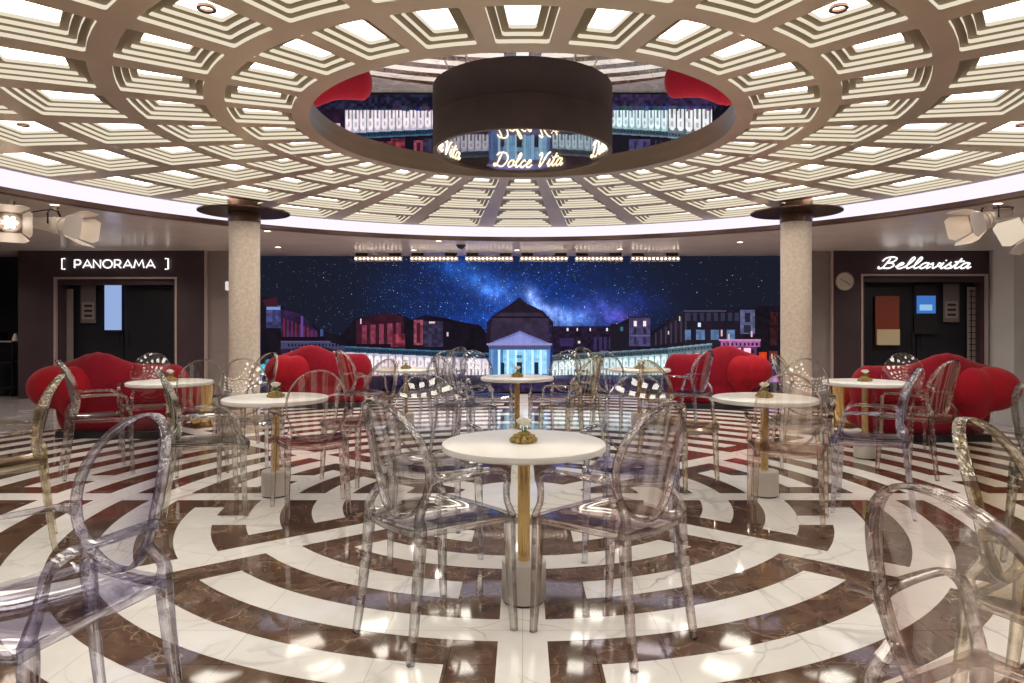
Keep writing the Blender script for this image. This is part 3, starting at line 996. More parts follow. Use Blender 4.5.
o_ = nt.nodes.new('ShaderNodeOutputMaterial'); e_ = nt.nodes.new('ShaderNodeEmission'); a_ = nt.nodes.new('ShaderNodeAttribute')
a_.attribute_name = 'screen'
e_.inputs[1].default_value = 0.6
nt.links.new(a_.outputs['Color'], e_.inputs[0]); nt.links.new(e_.outputs[0], o_.inputs[0])
me.materials.append(m)
t = thing('video_wall', 'wide screen showing a starry night over a domed church and lit arcades', 'video screen', (0, LY, 0))
ob = bpy.data.objects.new('screen_picture', me); COL.objects.link(ob); ob.parent = t
x0, x1 = vx[0], vx[-1]
boxobj('screen_cabinet', x0 - 0.02, x1 + 0.02, 0.004, 0.15, 0.03, ZS - 0.01, M['black'], t)

# LED light bars under the soffit
for i, (a, b_) in enumerate(((354, 402), (410, 458), (465, 513), (520, 568), (575, 623), (631, 680))):
    YB = 12.7
    xa, _, zz = at(a, 258, YB); xb = at(b_, 258, YB)[0]
    names = ['leftmost of the six', 'second from left of the six', 'third from left of the six', 'third from right of the six', 'second from right of the six', 'rightmost of the six']
    t = thing('light_bar', 'cream bar of small lamps above the starry screen, ' + names[i], 'light bar', ((xa + xb) / 2, YB, zz), 0, 'lamp bars above the screen')
    hw = (xb - xa) / 2
    boxobj('housing', -hw, hw, 0.0, 0.10, -0.06, 0.035, M['cream'], t, 0.006)
    bm = bmesh.new()
    for q in range(12):
        disc_y(bm, -hw + (q + 0.5) * 2 * hw / 12, -0.004, -0.012, 0.021, 12, 0, 0.003)
    put('lamps', bm, M['led'], t)
    for sx in (-0.7, 0.7):
        boxobj('bracket', sx * hw - 0.11, sx * hw + 0.11, 0.02, 0.08, 0.034, ZS - zz - 0.001, M['black'], t)

# ------------------------------------------------------------------ far walls
def wall(name, x0, x1, y0, y1, m, z0=0.0, z1=ZS):
    return struct(boxobj(name, x0, x1, y0, y1, z0, z1, m))
YW = 12.35
def X(px, Y=YW):
    return (px - XC) * Y / F_PX
def Z(py, Y=YW):
    return EYE - (py - YH) * Y / F_PX
wall('wall_back', -12, 12, LY + 0.5, LY + 0.6, M['dark'])
wall('wall_rear', -12, 12, -4.1, -4.0, M['plum'])
wall('wall_left', -12.1, -12, -4, LY + 0.5, M['dark'])
wall('wall_right', 12, 12.1, -4, LY + 0.5, M['plum'])
# entrance walls: plum panel with a doorway
def entrance(xa, xb, fa, fb_, ztop, num, side):
    bm = bmesh.new()
    bx(bm, X(xa), X(fa), YW, YW + 0.12, 0, ZS)
    bx(bm, X(fb_), X(xb), YW, YW + 0.12, 0, ZS)
    bx(bm, X(fa), X(fb_), YW, YW + 0.12, ztop, ZS)
    struct(put('wall_' + side + '_entrance', bm, M['plum']))
    # light metal frame
    w_ = 0.035
    bm = bmesh.new()
    bx(bm, X(fa) - 0.0, X(fa) + w_, YW - 0.012, YW + 0.05, 0, ztop)
    bx(bm, X(fb_) - w_, X(fb_) + 0.0, YW - 0.012, YW + 0.05, 0, ztop)
    bx(bm, X(fa) + w_, X(fb_) - w_, YW - 0.012, YW + 0.05, ztop - w_, ztop)
    struct(put('trim_' + str(num), bm, M['steel']))
    bm = bmesh.new()
    bx(bm, X(fa) + w_, X(fa) + w_ + 0.06, YW + 0.06, YW + 0.3, 0, ztop - w_)
    bx(bm, X(fb_) - w_ - 0.06, X(fb_) - w_, YW + 0.06, YW + 0.3, 0, ztop - w_)
    bx(bm, X(fa) + w_ + 0.06, X(fb_) - w_ - 0.06, YW + 0.06, YW + 0.3, ztop - 0.14, ztop - w_)
    struct(put('trim_' + str(num + 1), bm, M['plum']))
    # doors behind
    t = bpy.data.objects.new('door_' + side, None); COL.objects.link(t); t['kind'] = 'structure'
    t.location = ((X(fa) + X(fb_)) / 2, YW + 0.26, 0)
    hw = (X(fb_) - X(fa)) / 2 - 0.10
    for s in (-1, 1):
        d = boxobj('door_leaf', min(0.01 * s, hw * s), max(0.01 * s, hw * s), 0.0, 0.05, 0.01, ztop - 0.15, M['dark'], t)
        bm = bmesh.new()
        sweep(bm, [(0.09 * s, -0.05, 0.95, 0.012, 0.012), (0.09 * s, -0.05, 1.2, 0.012, 0.012)], (0, 1, 0))
        put('door_handle', bm, M['black'], d)
    return t
entrance(18, 205, 54, 177, Z(277), 2, 'left')
entrance(833, 989, 861, 988, Z(274), 4, 'right')
# grey returns either side of the screen
def panelled(name, xa, xb):
    bm = bmesh.new()
    z = 0.0
    for z1 in (0.85, 1.5, 2.1, ZS):
        bx(bm, xa, xb, YW + 0.05, YW + 0.3, z + 0.006, z1 - 0.002)
        z = z1
    bx(bm, xa + 0.004, xb - 0.004, YW + 0.06, YW + 0.29, 0, ZS)
    struct(put(name, bm, M['greywall']))
panelled('wall_left_return', X(206.5), X(246))
panelled('wall_right_return', X(795), X(831.5))
struct(boxobj('trim_6', X(204.5), X(206.5), YW - 0.01, YW + 0.2, 0, ZS, M['steel']))
struct(boxobj('trim_7', X(831.2), X(833.2), YW - 0.01, YW + 0.2, 0, ZS, M['steel']))
# right end: pale pillar and near pale pier
wall('wall_right_pier', X(990), X(1060), YW - 0.15, YW + 0.3, M['palewall'])
wall('wall_right_pale', 1013.5 / F_PX * 0 + (1014 - XC) * 9.0 / F_PX, 6.9, 9.0, 9.4, M['palewall'])
wall('wall_left_dark', X(-260), X(18), YW + 1.2, YW + 1.3, M['dark'])
# small white sign on the left column's far side
t = boxobj('exit_light', X(222.5, 12.2), X(229.5, 12.2), 12.3, 12.4, Z(290, 12.2), Z(281, 12.2), emat('sign_glow', (0.95, 0.9, 0.85), 0.4), None, 0.01)
tag(t, 'small white glowing box light on the grey panel beside left column', 'wall light')

# ------------------------------------------------------------------ signs
def letters(bm, strokes, x0, z0, sx, sz, y, r):
    for s in strokes:
        tube(bm, [(x0 + a * sx, y, z0 + b_ * sz) for a, b_ in s], r, 6)
def arcp(cx_, cz_, rx, rz, a0, a1, n=14):
    return [(cx_ + rx * math.cos(a0 + (a1 - a0) * k / n), cz_ + rz * math.sin(a0 + (a1 - a0) * k / n)) for k in range(n + 1)]
GEO = {
    '[': (0.5, [[(0.35, 1.15), (0, 1.15), (0, -0.15), (0.35, -0.15)]]),
    ']': (0.5, [[(0, 1.15), (0.35, 1.15), (0.35, -0.15), (0, -0.15)]]),
    'P': (0.95, [[(0, 0), (0, 1), (0.4, 1)] + arcp(0.4, 0.7, 0.28, 0.3, PI / 2, -PI / 2) + [(0, 0.4)]]),
    'A': (1.2, [[(0, 0), (0.5, 1.0), (1.0, 0)], [(0.2, 0.3), (0.8, 0.3)]]),
    'N': (1.1, [[(0, 0), (0, 1), (0.8, 0), (0.8, 1)]]),
    'O': (1.3, [arcp(0.5, 0.5, 0.52, 0.5, 0, 2 * PI, 24)]),
    'R': (1.0, [[(0, 0), (0, 1), (0.4, 1)] + arcp(0.4, 0.7, 0.28, 0.3, PI / 2, -PI / 2) + [(0, 0.4)], [(0.35, 0.4), (0.72, 0)]]),
    'M': (1.4, [[(0, 0), (0.2, 1), (0.57, 0.25), (0.95, 1), (1.15, 0)]]),
    ' ': (0.95, []),
}
x = 0
all_s = []
for ch in '[ PANORAMA ]':
    wd, st = GEO[ch]
    if st:
        all_s.append([[(x + a, b_) for a, b_ in s] for s in st])
    x += wd
xa, xb = X(63), X(169)
t = thing('bracketed_letter_sign', 'white glowing capital letters in square brackets over the left doorway', 'sign', (xa, YW, Z(268)))
for st in all_s:
    bm = bmesh.new()
    letters(bm, st, 0, 0, (xb - xa) / (x - 0.15), Z(260) - Z(268), -0.03, 0.0125)
    put('letter', bm, M['signwhite'], t)
bm = bmesh.new()
ss, tw = script('Bellavista')
xa, xb = X(877), X(968)
for s in ss:
    tube(bm, [(xa + a * (xb - xa) / tw, YW - 0.03, Z(268.5) + b_ * (Z(263) - Z(268.5))) for a, b_ in s], 0.0135, 6)
ob = put('script_sign', bm, M['signwhite'])
tag(ob, 'white glowing script lettering over the right doorway', 'sign')

# clock
t = thing('wall_clock', 'round cream wall clock on the plum wall left of the right doorway', 'clock', (X(844), YW, Z(281.5)))
bm = bmesh.new()
disc_y(bm, 0, -0.03, 0, 0.16, 40, 0, 0.029)
put('clock_face', bm, M['clock'], t)
bm = bmesh.new()
tube(bm, [(0.165 * math.cos(a), -0.032, 0.165 * math.sin(a)) for a in np.linspace(0, 2 * PI, 40, endpoint=False)], 0.009, 6, True)
put('rim', bm, M['greywall'], t)
for a, l in ((math.radians(-35), 0.13), (math.radians(150), 0.09)):
    bm = bmesh.new()
    tube(bm, [(0, -0.036, 0), (l * math.cos(a), -0.036, l * math.sin(a))], 0.005, 6)
    put('clock_hand', bm, M['black'], t)

# things in the doorways
YD = YW + 0.24
def inner(name, label, catg, x0, x1, y0, y1, parts, dy=0.0):
    Yd = YD - dy
    t = thing(name, label, catg, ((X(x0, Yd) + X(x1, Yd)) / 2, Yd, Z(y1, Yd)))
    w2, h2 = (X(x1, Yd) - X(x0, Yd)) / 2, Z(y0, Yd) - Z(y1, Yd)
    for nm, a, b_, c, d, m, th in parts:   # fractions of width and height
        boxobj(nm, -w2 + 2 * w2 * a, -w2 + 2 * w2 * b_, -th, 0.0, h2 * c, h2 * d, m, t)
    return t
inner('blue_screen', 'tall narrow pale blue glowing screen in the left doorway', 'screen', 104, 123, 282, 332,
      [('housing', 0, 1, 0, 1, M['dark'], 0.01), ('screen', 0.06, 0.94, 0.04, 0.98, M['bluescreen'], 0.018)], 0.03)
def notice(x0, x1, y0, y1, label):
    parts = [('sheet', 0, 1, 0, 1, M['notice'], 0.01), ('picture', 0.1, 0.9, 0.1, 0.55, M['noticelight'], 0.014)]
    for q in range(3):
        parts.append(('line', 0.25, 0.78, 0.16 + 0.13 * q, 0.22 + 0.13 * q, M['dark'], 0.017))
    inner('notice_board', label, 'notice', x0, x1, y0, y1, parts, 0.02)
notice(81, 96, 285, 323, 'grey notice board with dark lines hanging in the left doorway')
notice(943, 959, 284, 322, 'grey notice board with dark lines hanging in the right doorway')
inner('frosted_panel', 'tall grey frosted strip at the left of the left doorway', 'panel', 62.5, 73.5, 289, 392, [('strip', 0, 1, 0, 1, M['greywall'], 0.012)], 0.03)
inner('wall_television', 'small blue lit television on black back board in the right doorway', 'television', 914, 937, 285, 334,
      [('back_board', 0, 1, 0, 1, M['black'], 0.012), ('screen', 0.1, 0.9, 0.42, 0.78, M['tvblue'], 0.03), ('picture', 0.2, 0.75, 0.48, 0.6, M['tvlight'], 0.032)], 0.03)
inner('lit_niche', 'amber wall niche with a cream box low in it in the right doorway', 'niche', 875, 899, 296, 345,
      [('amber_back', 0, 1, 0, 1, M['amberwall'], 0.01), ('cream_box', 0.05, 1, 0, 0.32, M['creambox'], 0.03)], 0.03)
t = inner('glass_grille', 'tall strip of patterned grille glass at right of the right doorway', 'grille', 967, 979, 287, 372, [('strip', 0, 1, 0, 1, M['greywall'], 0.01)], 0.03)
bm = bmesh.new()
for q in range(14):
    z = 0.06 + q * 0.11
    bx(bm, -0.085, 0.085, -0.022, -0.011, z, z + 0.014)
for xq in (-0.05, 0.04):
    bx(bm, xq, xq + 0.012, -0.0225, -0.0115, 0.03, 1.52)
put('lattice', bm, M['dark'], t)

# service trolley in the dark at far left
t = thing('service_trolley', 'dark service trolley with small items in the dark opening left of the left doorway', 'trolley', (at(8, 324, 12.9)[0], 12.9, 0))
for z in (0.14, 0.62, 1.02):
    boxobj('shelf', -0.45, 0.22, -0.2, 0.2, z, z + 0.02, M['steel'] if z > 1 else M['black'], t)
for sx in (-0.44, 0.2):
    for sy in (-0.18, 0.17):
        boxobj('leg', sx, sx + 0.02, sy, sy + 0.02, 0.07, 1.02, M['black'], t)
for sx in (-0.42, 0.19):
    for sy in (-0.17, 0.17):
        bm = bmesh.new()
        tube(bm, [(sx - 0.012, sy, 0.036), (sx + 0.012, sy, 0.036)], 0.035, 14)
        put('wheel', bm, M['black'], t)
b0 = bmesh.new(); bx(b0, -0.35, -0.1, -0.12, 0.12, 0, 0.16)
tag(put('storage_box', b0, M['black'], loc=(at(8, 324, 12.9)[0], 12.9, 1.041)), 'black box on top of the trolley at far left', 'box')
b0 = bmesh.new(); lathe(b0, [(0, 0), (0.05, 0), (0.055, 0.03), (0.02, 0.14), (0, 0.14)], (0, 0), 20)
tag(put('white_jug', b0, M['cream'], smooth=True, loc=(at(8, 324, 12.9)[0] + 0.14, 12.9, 1.041)), 'small white jug on top of the trolley at far left', 'jug')

# ------------------------------------------------------------------ stage lights
def barn_door(bm, w0, w1, l):
    """flap in local x (width) / y (length)"""
    th = 0.004
    pts = [(-w0, 0), (w0, 0), (w1, l * 0.75), (w1 * 0.75, l), (-w1 * 0.75, l), (-w1, l * 0.75)]
    lo = [bm.verts.new((a, b_, 0)) for a, b_ in pts]
    hi = [bm.verts.new((a, b_, th)) for a, b_ in pts]
    bm.faces.new(lo); bm.faces.new(list(reversed(hi)))
    for i in range(6):
        bm.faces.new((lo[i], lo[(i + 1) % 6], hi[(i + 1) % 6], hi[i]))
def stage_light(px, py, Y, aim, label, lit=True, zoff=0.24):
    """aim: direction vector of the beam"""
    x_, _, z_ = at(px, py, Y)
    t = thing('stage_light', label, 'stage light', (x_, Y, z_), 0, 'stage lights under the soffit')
    d = Vector(aim).normalized()
    q = d.to_track_quat('Y', 'Z')
    R = q.to_matrix().to_4x4()
    bm = bmesh.new()
    # body along local +Y: tapered back, finned barrel
    sec = [(-0.26, 0.03), (-0.25, 0.055), (-0.02, 0.085), (0.0, 0.095), (0.03, 0.095), (0.035, 0.08), (0.05, 0.08), (0.055, 0.097), (0.08, 0.097), (0.085, 0.08), (0.10, 0.08), (0.105, 0.1), (0.16, 0.105)]
    lathe(bm, [(0, sec[0][0])] + [(r, a) for a, r in sec] + [(0.085, 0.16), (0.08, 0.13), (0, 0.13)], (0, 0), 24)
    bmesh.ops.rotate(bm, verts=bm.verts, cent=(0, 0, 0), matrix=Matrix.Rotation(-PI / 2, 3, 'X'))
    bmesh.ops.transform(bm, matrix=R, verts=bm.verts)
    put('lamp_body', bm, M['cream'], t, smooth=True)
    bm = bmesh.new()
    for k in range(7):
        a = k * PI / 3
        c_ = (0, 0) if k == 6 else (0.05 * math.cos(a), 0.05 * math.sin(a))
        disc_y(bm, c_[0], 0.134, c_[1], 0.020, 12)
    bmesh.ops.transform(bm, matrix=R, verts=bm.verts)
    put('lens_cluster', bm, M['lamp'] if lit else M['cream'], t)
    # barn doors
    for k in range(4):
        bm = bmesh.new()
        barn_door(bm, 0.10, 0.17 if k % 2 == 0 else 0.14, 0.25)
        A = Matrix.Rotation(k * PI / 2, 4, 'Y') @ Matrix.Translation((0, 0.165, 0.105)) @ Matrix.Rotation(math.radians(20), 4, 'X')
        bmesh.ops.transform(bm, matrix=R @ A, verts=bm.verts)
        put('barn_door', bm, M['cream'], t)
    # yoke and pole
    bm = bmesh.new()
    side = Vector((d.y, -d.x, 0)).normalized() * 0.12
    tube(bm, [tuple(side), (side.x, side.y, 0.12), (side.x * 0.6, side.y * 0.6, 0.17), (-side.x * 0.6, -side.y * 0.6, 0.17), (-side.x, -side.y, 0.12), tuple(-side)], 0.011, 8)
    put('yoke', bm, M['black'], t)
    bm = bmesh.new()
    tube(bm, [(0, 0, 0.17), (0, 0, ZS - z_ - 0.001)] if ZS - z_ > 0.19 else [(0, 0, 0.10), (0, 0, ZS - z_ - 0.001)], 0.026, 12)
    put('pole', bm, M['cream'], t, smooth=True)
    bm = bmesh.new()
    b_, a_ = -d * 0.22, -d * 0.3 + Vector((0, 0, 0.05))
    tube(bm, cat([tuple(b_), tuple(a_), (a_.x * 0.8, a_.y * 0.8, 0.14), (0.03, 0.03, ZS - z_ - 0.02)], 5), 0.007, 6)
    put('cable', bm, M['black'], t)
    return t
stage_light(54, 225, 7.7, (1.0, 0.1, -0.12), 'cream stage light with a brightly lit barn door, right one of the left pair')
stage_light(10, 222, 7.3, (0.55, -0.75, -0.15), 'cream stage light showing its cluster of round lamps, at the far left edge')
stage_light(990, 219, 7.7, (-1.0, -0.12, -0.28), 'cream stage light with open barn doors pointing left, left one of the right pair')
stage_light(1046, 218, 6.9, (-0.4, 0.6, -0.35), 'cream stage light cut by the right edge of the photo', False)

# ------------------------------------------------------------------ sofas: soft wave-backed blobs
def ell(bm, c, r, rz=0.0, seg=20):
    g = bmesh.ops.create_uvsphere(bm, u_segments=seg, v_segments=seg // 2, radius=1.0)
    mtx = Matrix.Translation(c) @ Matrix.Rotation(rz, 4, 'Z') @ Matrix.Diagonal((*r, 1))
    bmesh.ops.transform(bm, matrix=mtx, verts=g['verts'])
def remesh(o, vox, it):
    r = o.modifiers.new('r', 'REMESH'); r.mode = 'VOXEL'; r.voxel_size = vox; r.use_smooth_shade = True
    s = o.modifiers.new('s', 'SMOOTH'); s.iterations = it; s.factor = 0.6
def sofa(loc, rz, flip, label, scale=1.0):
    """local: camera side is -Y; low rounded arm at -X, wave crest near the middle"""
    t = thing('sofa', label, 'sofa', loc, rz, 'red sculptural sofas')
    f = -1 if flip else 1
    bm = bmesh.new()
    N = 13
    for i in range(N):
        u = i / (N - 1)
        x_ = (-0.75 + 1.75 * u) * f
        y_ = 0.10 + 0.35 * (u - 0.4) ** 2
        top = 0.82 + 0.15 * math.exp(-((u - 0.34) / 0.22) ** 2)
        low = 0.10
        ell(bm, (x_, y_, (top + 0.36) / 2), (0.26, 0.23, (top - 0.36) / 2 + 0.06))
        ell(bm, (x_ * 0.9, y_ + 0.03, 0.28), (0.22, 0.17, 0.26))
    # seat mass on the far side
    for i in range(6):
        u = i / 5
        ell(bm, ((-0.55 + 1.3 * u) * f, 0.55, 0.27), (0.35, 0.38, 0.20))
    o1 = put('back_and_seat', bm, M['red'], t)
    remesh(o1, 0.03, 14)
    bm = bmesh.new()
    ell(bm, (-0.76 * f, 0.0, 0.60), (0.42, 0.34, 0.265), 0.2 * f)
    ell(bm, (-0.42 * f, -0.03, 0.60), (0.34, 0.29, 0.26), 0.0)
    ell(bm, (-0.50 * f, 0.05, 0.42), (0.26, 0.24, 0.22), 0.0)
    o2 = put('rounded_arm', bm, M['redball'], t)
    remesh(o2, 0.03, 10)
    bm = bmesh.new()
    pts = [(-0.72, 0.0), (-0.6, -0.09), (0.9, -0.02), (0.98, 0.5), (0.3, 0.72), (-0.6, 0.6)]
    ring = cat([(a * f * 0.95, b_, 0.0) for a, b_ in pts], 5, True)
    lo = [bm.verts.new((p[0], p[1], 0.0015)) for p in ring]
    hi = [bm.verts.new((p[0] * 0.98, p[1], 0.08)) for p in ring]
    bm.faces.new(lo); bm.faces.new(hi)
    for i in range(len(ring)):
        bm.faces.new((lo[i], lo[(i + 1) % len(ring)], hi[(i + 1) % len(ring)], hi[i]))
    put('base', bm, M['dark'], t)
    t.scale = (scale, scale, 1.0)
    return t
sofa((-5.0, 8.1, 0), -0.1, False, 'red sculptural wave-backed sofa before the left doorway', 0.78)
sofa((4.84, 7.85, 0), 0.12, True, 'red sculptural wave-backed sofa before the right doorway', 0.80)
sofa((-3.34, 11.0, 0), 0.0, False, 'red sculptural sofa in front of the screen, just right of left stone column', 0.7)
sofa((3.18, 10.9, 0), 0.0, True, 'red sculptural sofa in front of the screen, just left of right stone column', 0.7)

# gold drums by the back tables
for sx, lab in ((-1, 'gold drum side stool between the left doorway sofa and the left stone column'), (1, 'gold drum side stool between the right doorway sofa and the right stone column')):
    xg, yg = (-4.30, 9.12) if sx < 0 else (4.30, 9.12)
    bm = bmesh.new()
    lathe(bm, [(0, 0.0015), (0.13, 0.0015), (0.135, 0.02), (0.14, 0.25), (0.16, 0.53), (0.16, 0.55), (0, 0.55)], (0, 0), 32)
    tag(put('gold_stool', bm, M['brass'], smooth=True, loc=(xg, yg, 0)), lab, 'stool')

# ------------------------------------------------------------------ tables
def make_table():
    t = thing('cafe_table', '', 'table')
    bm = bmesh.new()
    lathe(bm, [(0, 0.740), (0.385, 0.740), (0.398, 0.746), (0.4, 0.758), (0.398, 0.772), (0.392, 0.776), (0, 0.776)], (0, 0), 72)
    put('tabletop', bm, M['tabletop'], t, smooth=True)
    bm = bmesh.new()
    lathe(bm, [(0, 0.19), (0.030, 0.19), (0.030, 0.734), (0.09, 0.736), (0.09, 0.7395), (0, 0.7395)], (0, 0), 32)
    put('stem', bm, M['brass'], t, smooth=True)
    bm = bmesh.new()
    lathe(bm, [(0, 0.012), (0.105, 0.012), (0.108, 0.016), (0.108, 0.196), (0.104, 0.2), (0, 0.2)], (0, 0), 40)
    put('plinth', bm, M['plinth'], t, smooth=True)
    bm = bmesh.new()
    lathe(bm, [(0, 0.0015), (0.1, 0.0015), (0.1, 0.012), (0, 0.012)], (0, 0), 40)
    put('foot_ring', bm, M['black'], t)
    return t
def make_flowers():
    t = thing('flower_arrangement', '', 'flowers')
    bm = bmesh.new()
    rnd = random.Random(3)
    for ring, (rr, z, cnt, s) in enumerate(((0.056, 0.012, 12, 0.016), (0.040, 0.024, 10, 0.017), (0.02, 0.036, 6, 0.017), (0.0, 0.036, 1, 0.02))):
        for k in range(cnt):
            a = 2 * PI * k / cnt + ring * 0.3
            g = bmesh.ops.create_icosphere(bm, subdivisions=1, radius=s * rnd.uniform(0.8, 1.1))
            for v in g['verts']:
                v.co *= rnd.uniform(0.82, 1.2)
            bmesh.ops.translate(bm, verts=g['verts'], vec=(rr * math.cos(a), rr * math.sin(a), z))
    for v in bm.verts:
        v.co.z = max(v.co.z, 0.0)
    put('succulents', bm, M['moss'], t)
    bm = bmesh.new()
    for k in range(5):
        a = k * 1.26
        tube(bm, [(0.006 * math.cos(a), 0.006 * math.sin(a), 0.03), (0.012 * math.cos(a), 0.012 * math.sin(a), 0.075)], 0.003, 5)
        lf = [bm.verts.new((0.012 * math.cos(a), 0.012 * math.sin(a), 0.06)), bm.verts.new((0.03 * math.cos(a + 0.3), 0.03 * math.sin(a + 0.3), 0.072)),
              bm.verts.new((0.04 * math.cos(a), 0.04 * math.sin(a), 0.066)), bm.verts.new((0.03 * math.cos(a - 0.3), 0.03 * math.sin(a - 0.3), 0.062))]
        bm.faces.new(lf)
    put('leaves', bm, M['leaf'], t)
    bm = bmesh.new()
    for lay, (R0, cnt, hh) in enumerate(((0.014, 4, 0.042), (0.022, 5, 0.040), (0.028, 6, 0.032))):
        for k in range(cnt):
            a0 = 2 * PI * k / cnt + lay
            grid = []
            for i in range(4):
                row = []
                for j in range(5):
                    aa = a0 + (j - 2) * 0.42
                    u = i / 3
                    R_ = R0 * (0.25 + 0.9 * math.sin(u * 1.7)) * (1 + 0.1 * lay * u * u)
                    row.append(bm.verts.new((R_ * math.cos(aa), R_ * math.sin(aa), 0.078 + hh * u * (1 - 0.06 * (j - 2) ** 2))))
                grid.append(row)
            for i in range(3):
                for j in range(4):
                    bm.faces.new((grid[i][j], grid[i][j + 1], grid[i + 1][j + 1], grid[i + 1][j]))
    put('white_rose', bm, M['petal'], t, smooth='all')
    return t

def dup(root, loc, rz=0.0, label=None, group=None, mats=None):
    r = root.copy()
    COL.objects.link(r)
    r.location = loc
    r.rotation_euler = (0, 0, rz)
    if label:
        r['label'] = label
    if group:
        r['group'] = group
    for ch in list(root.children):
        c_ = ch.copy()
        COL.objects.link(c_)
        c_.parent = r
        for g in list(ch.children):
            d_ = g.copy()
            COL.objects.link(d_)
            d_.parent = c_
    return r
TABLES = {
    'front': ((0.006, 3.33), 'nearest white table in the middle foreground'),
    'left': ((-1.95, 5.37), 'white table left of the front one, before the left column'),
    'right': ((1.91, 5.37), 'white table right of the front one, before the right column'),
    'back': ((-0.06, 7.45), 'white table straight behind the front one, before the lit portico'),
    'leftsofa': ((-3.56, 6.87), 'white table in front of the left doorway sofa'),
    'rightsofa': ((3.46, 6.87), 'white table in front of the right doorway sofa'),
    'farleft': ((-1.52, 8.85), 'small far white table left of the portico, nearest the screen'),
    'farright': ((1.52, 8.85), 'small far white table right of the portico, nearest the screen'),
    'offleft': ((-2.15, 1.55), None),
    'offright': ((1.95, 1.75), None),
    'sideleft': ((-4.05, 4.1), None),
    'sideright': ((3.45, 3.75), None),
}
T0, FL0 = make_table(), make_flowers()
first = True
for k, ((x_, y_), lab) in TABLES.items():
    if lab is None:
        continue
    l1 = 'round ' + lab.replace('white table', 'white cafe table with brass stem') if False else None
    if first:
        T0.location = (x_, y_, 0); FL0.location = (x_, y_ - 0.01, 0.7765)
        a_, b_ = T0, FL0
        first = False
    else:
        a_ = dup(T0, (x_, y_, 0)); b_ = dup(FL0, (x_, y_, 0.7765), 0.7)
    words = lab.split()
    a_['label'] = 'round brass-stemmed ' + lab if len(words) < 14 else lab
    b_['label'] = 'white rose in succulents on the ' + lab.replace('white table', 'table') if len(words) < 11 else 'white rose in succulents on ' + lab
    a_['group'] = 'round white cafe tables'
    b_['group'] = 'flower arrangements on the tables'

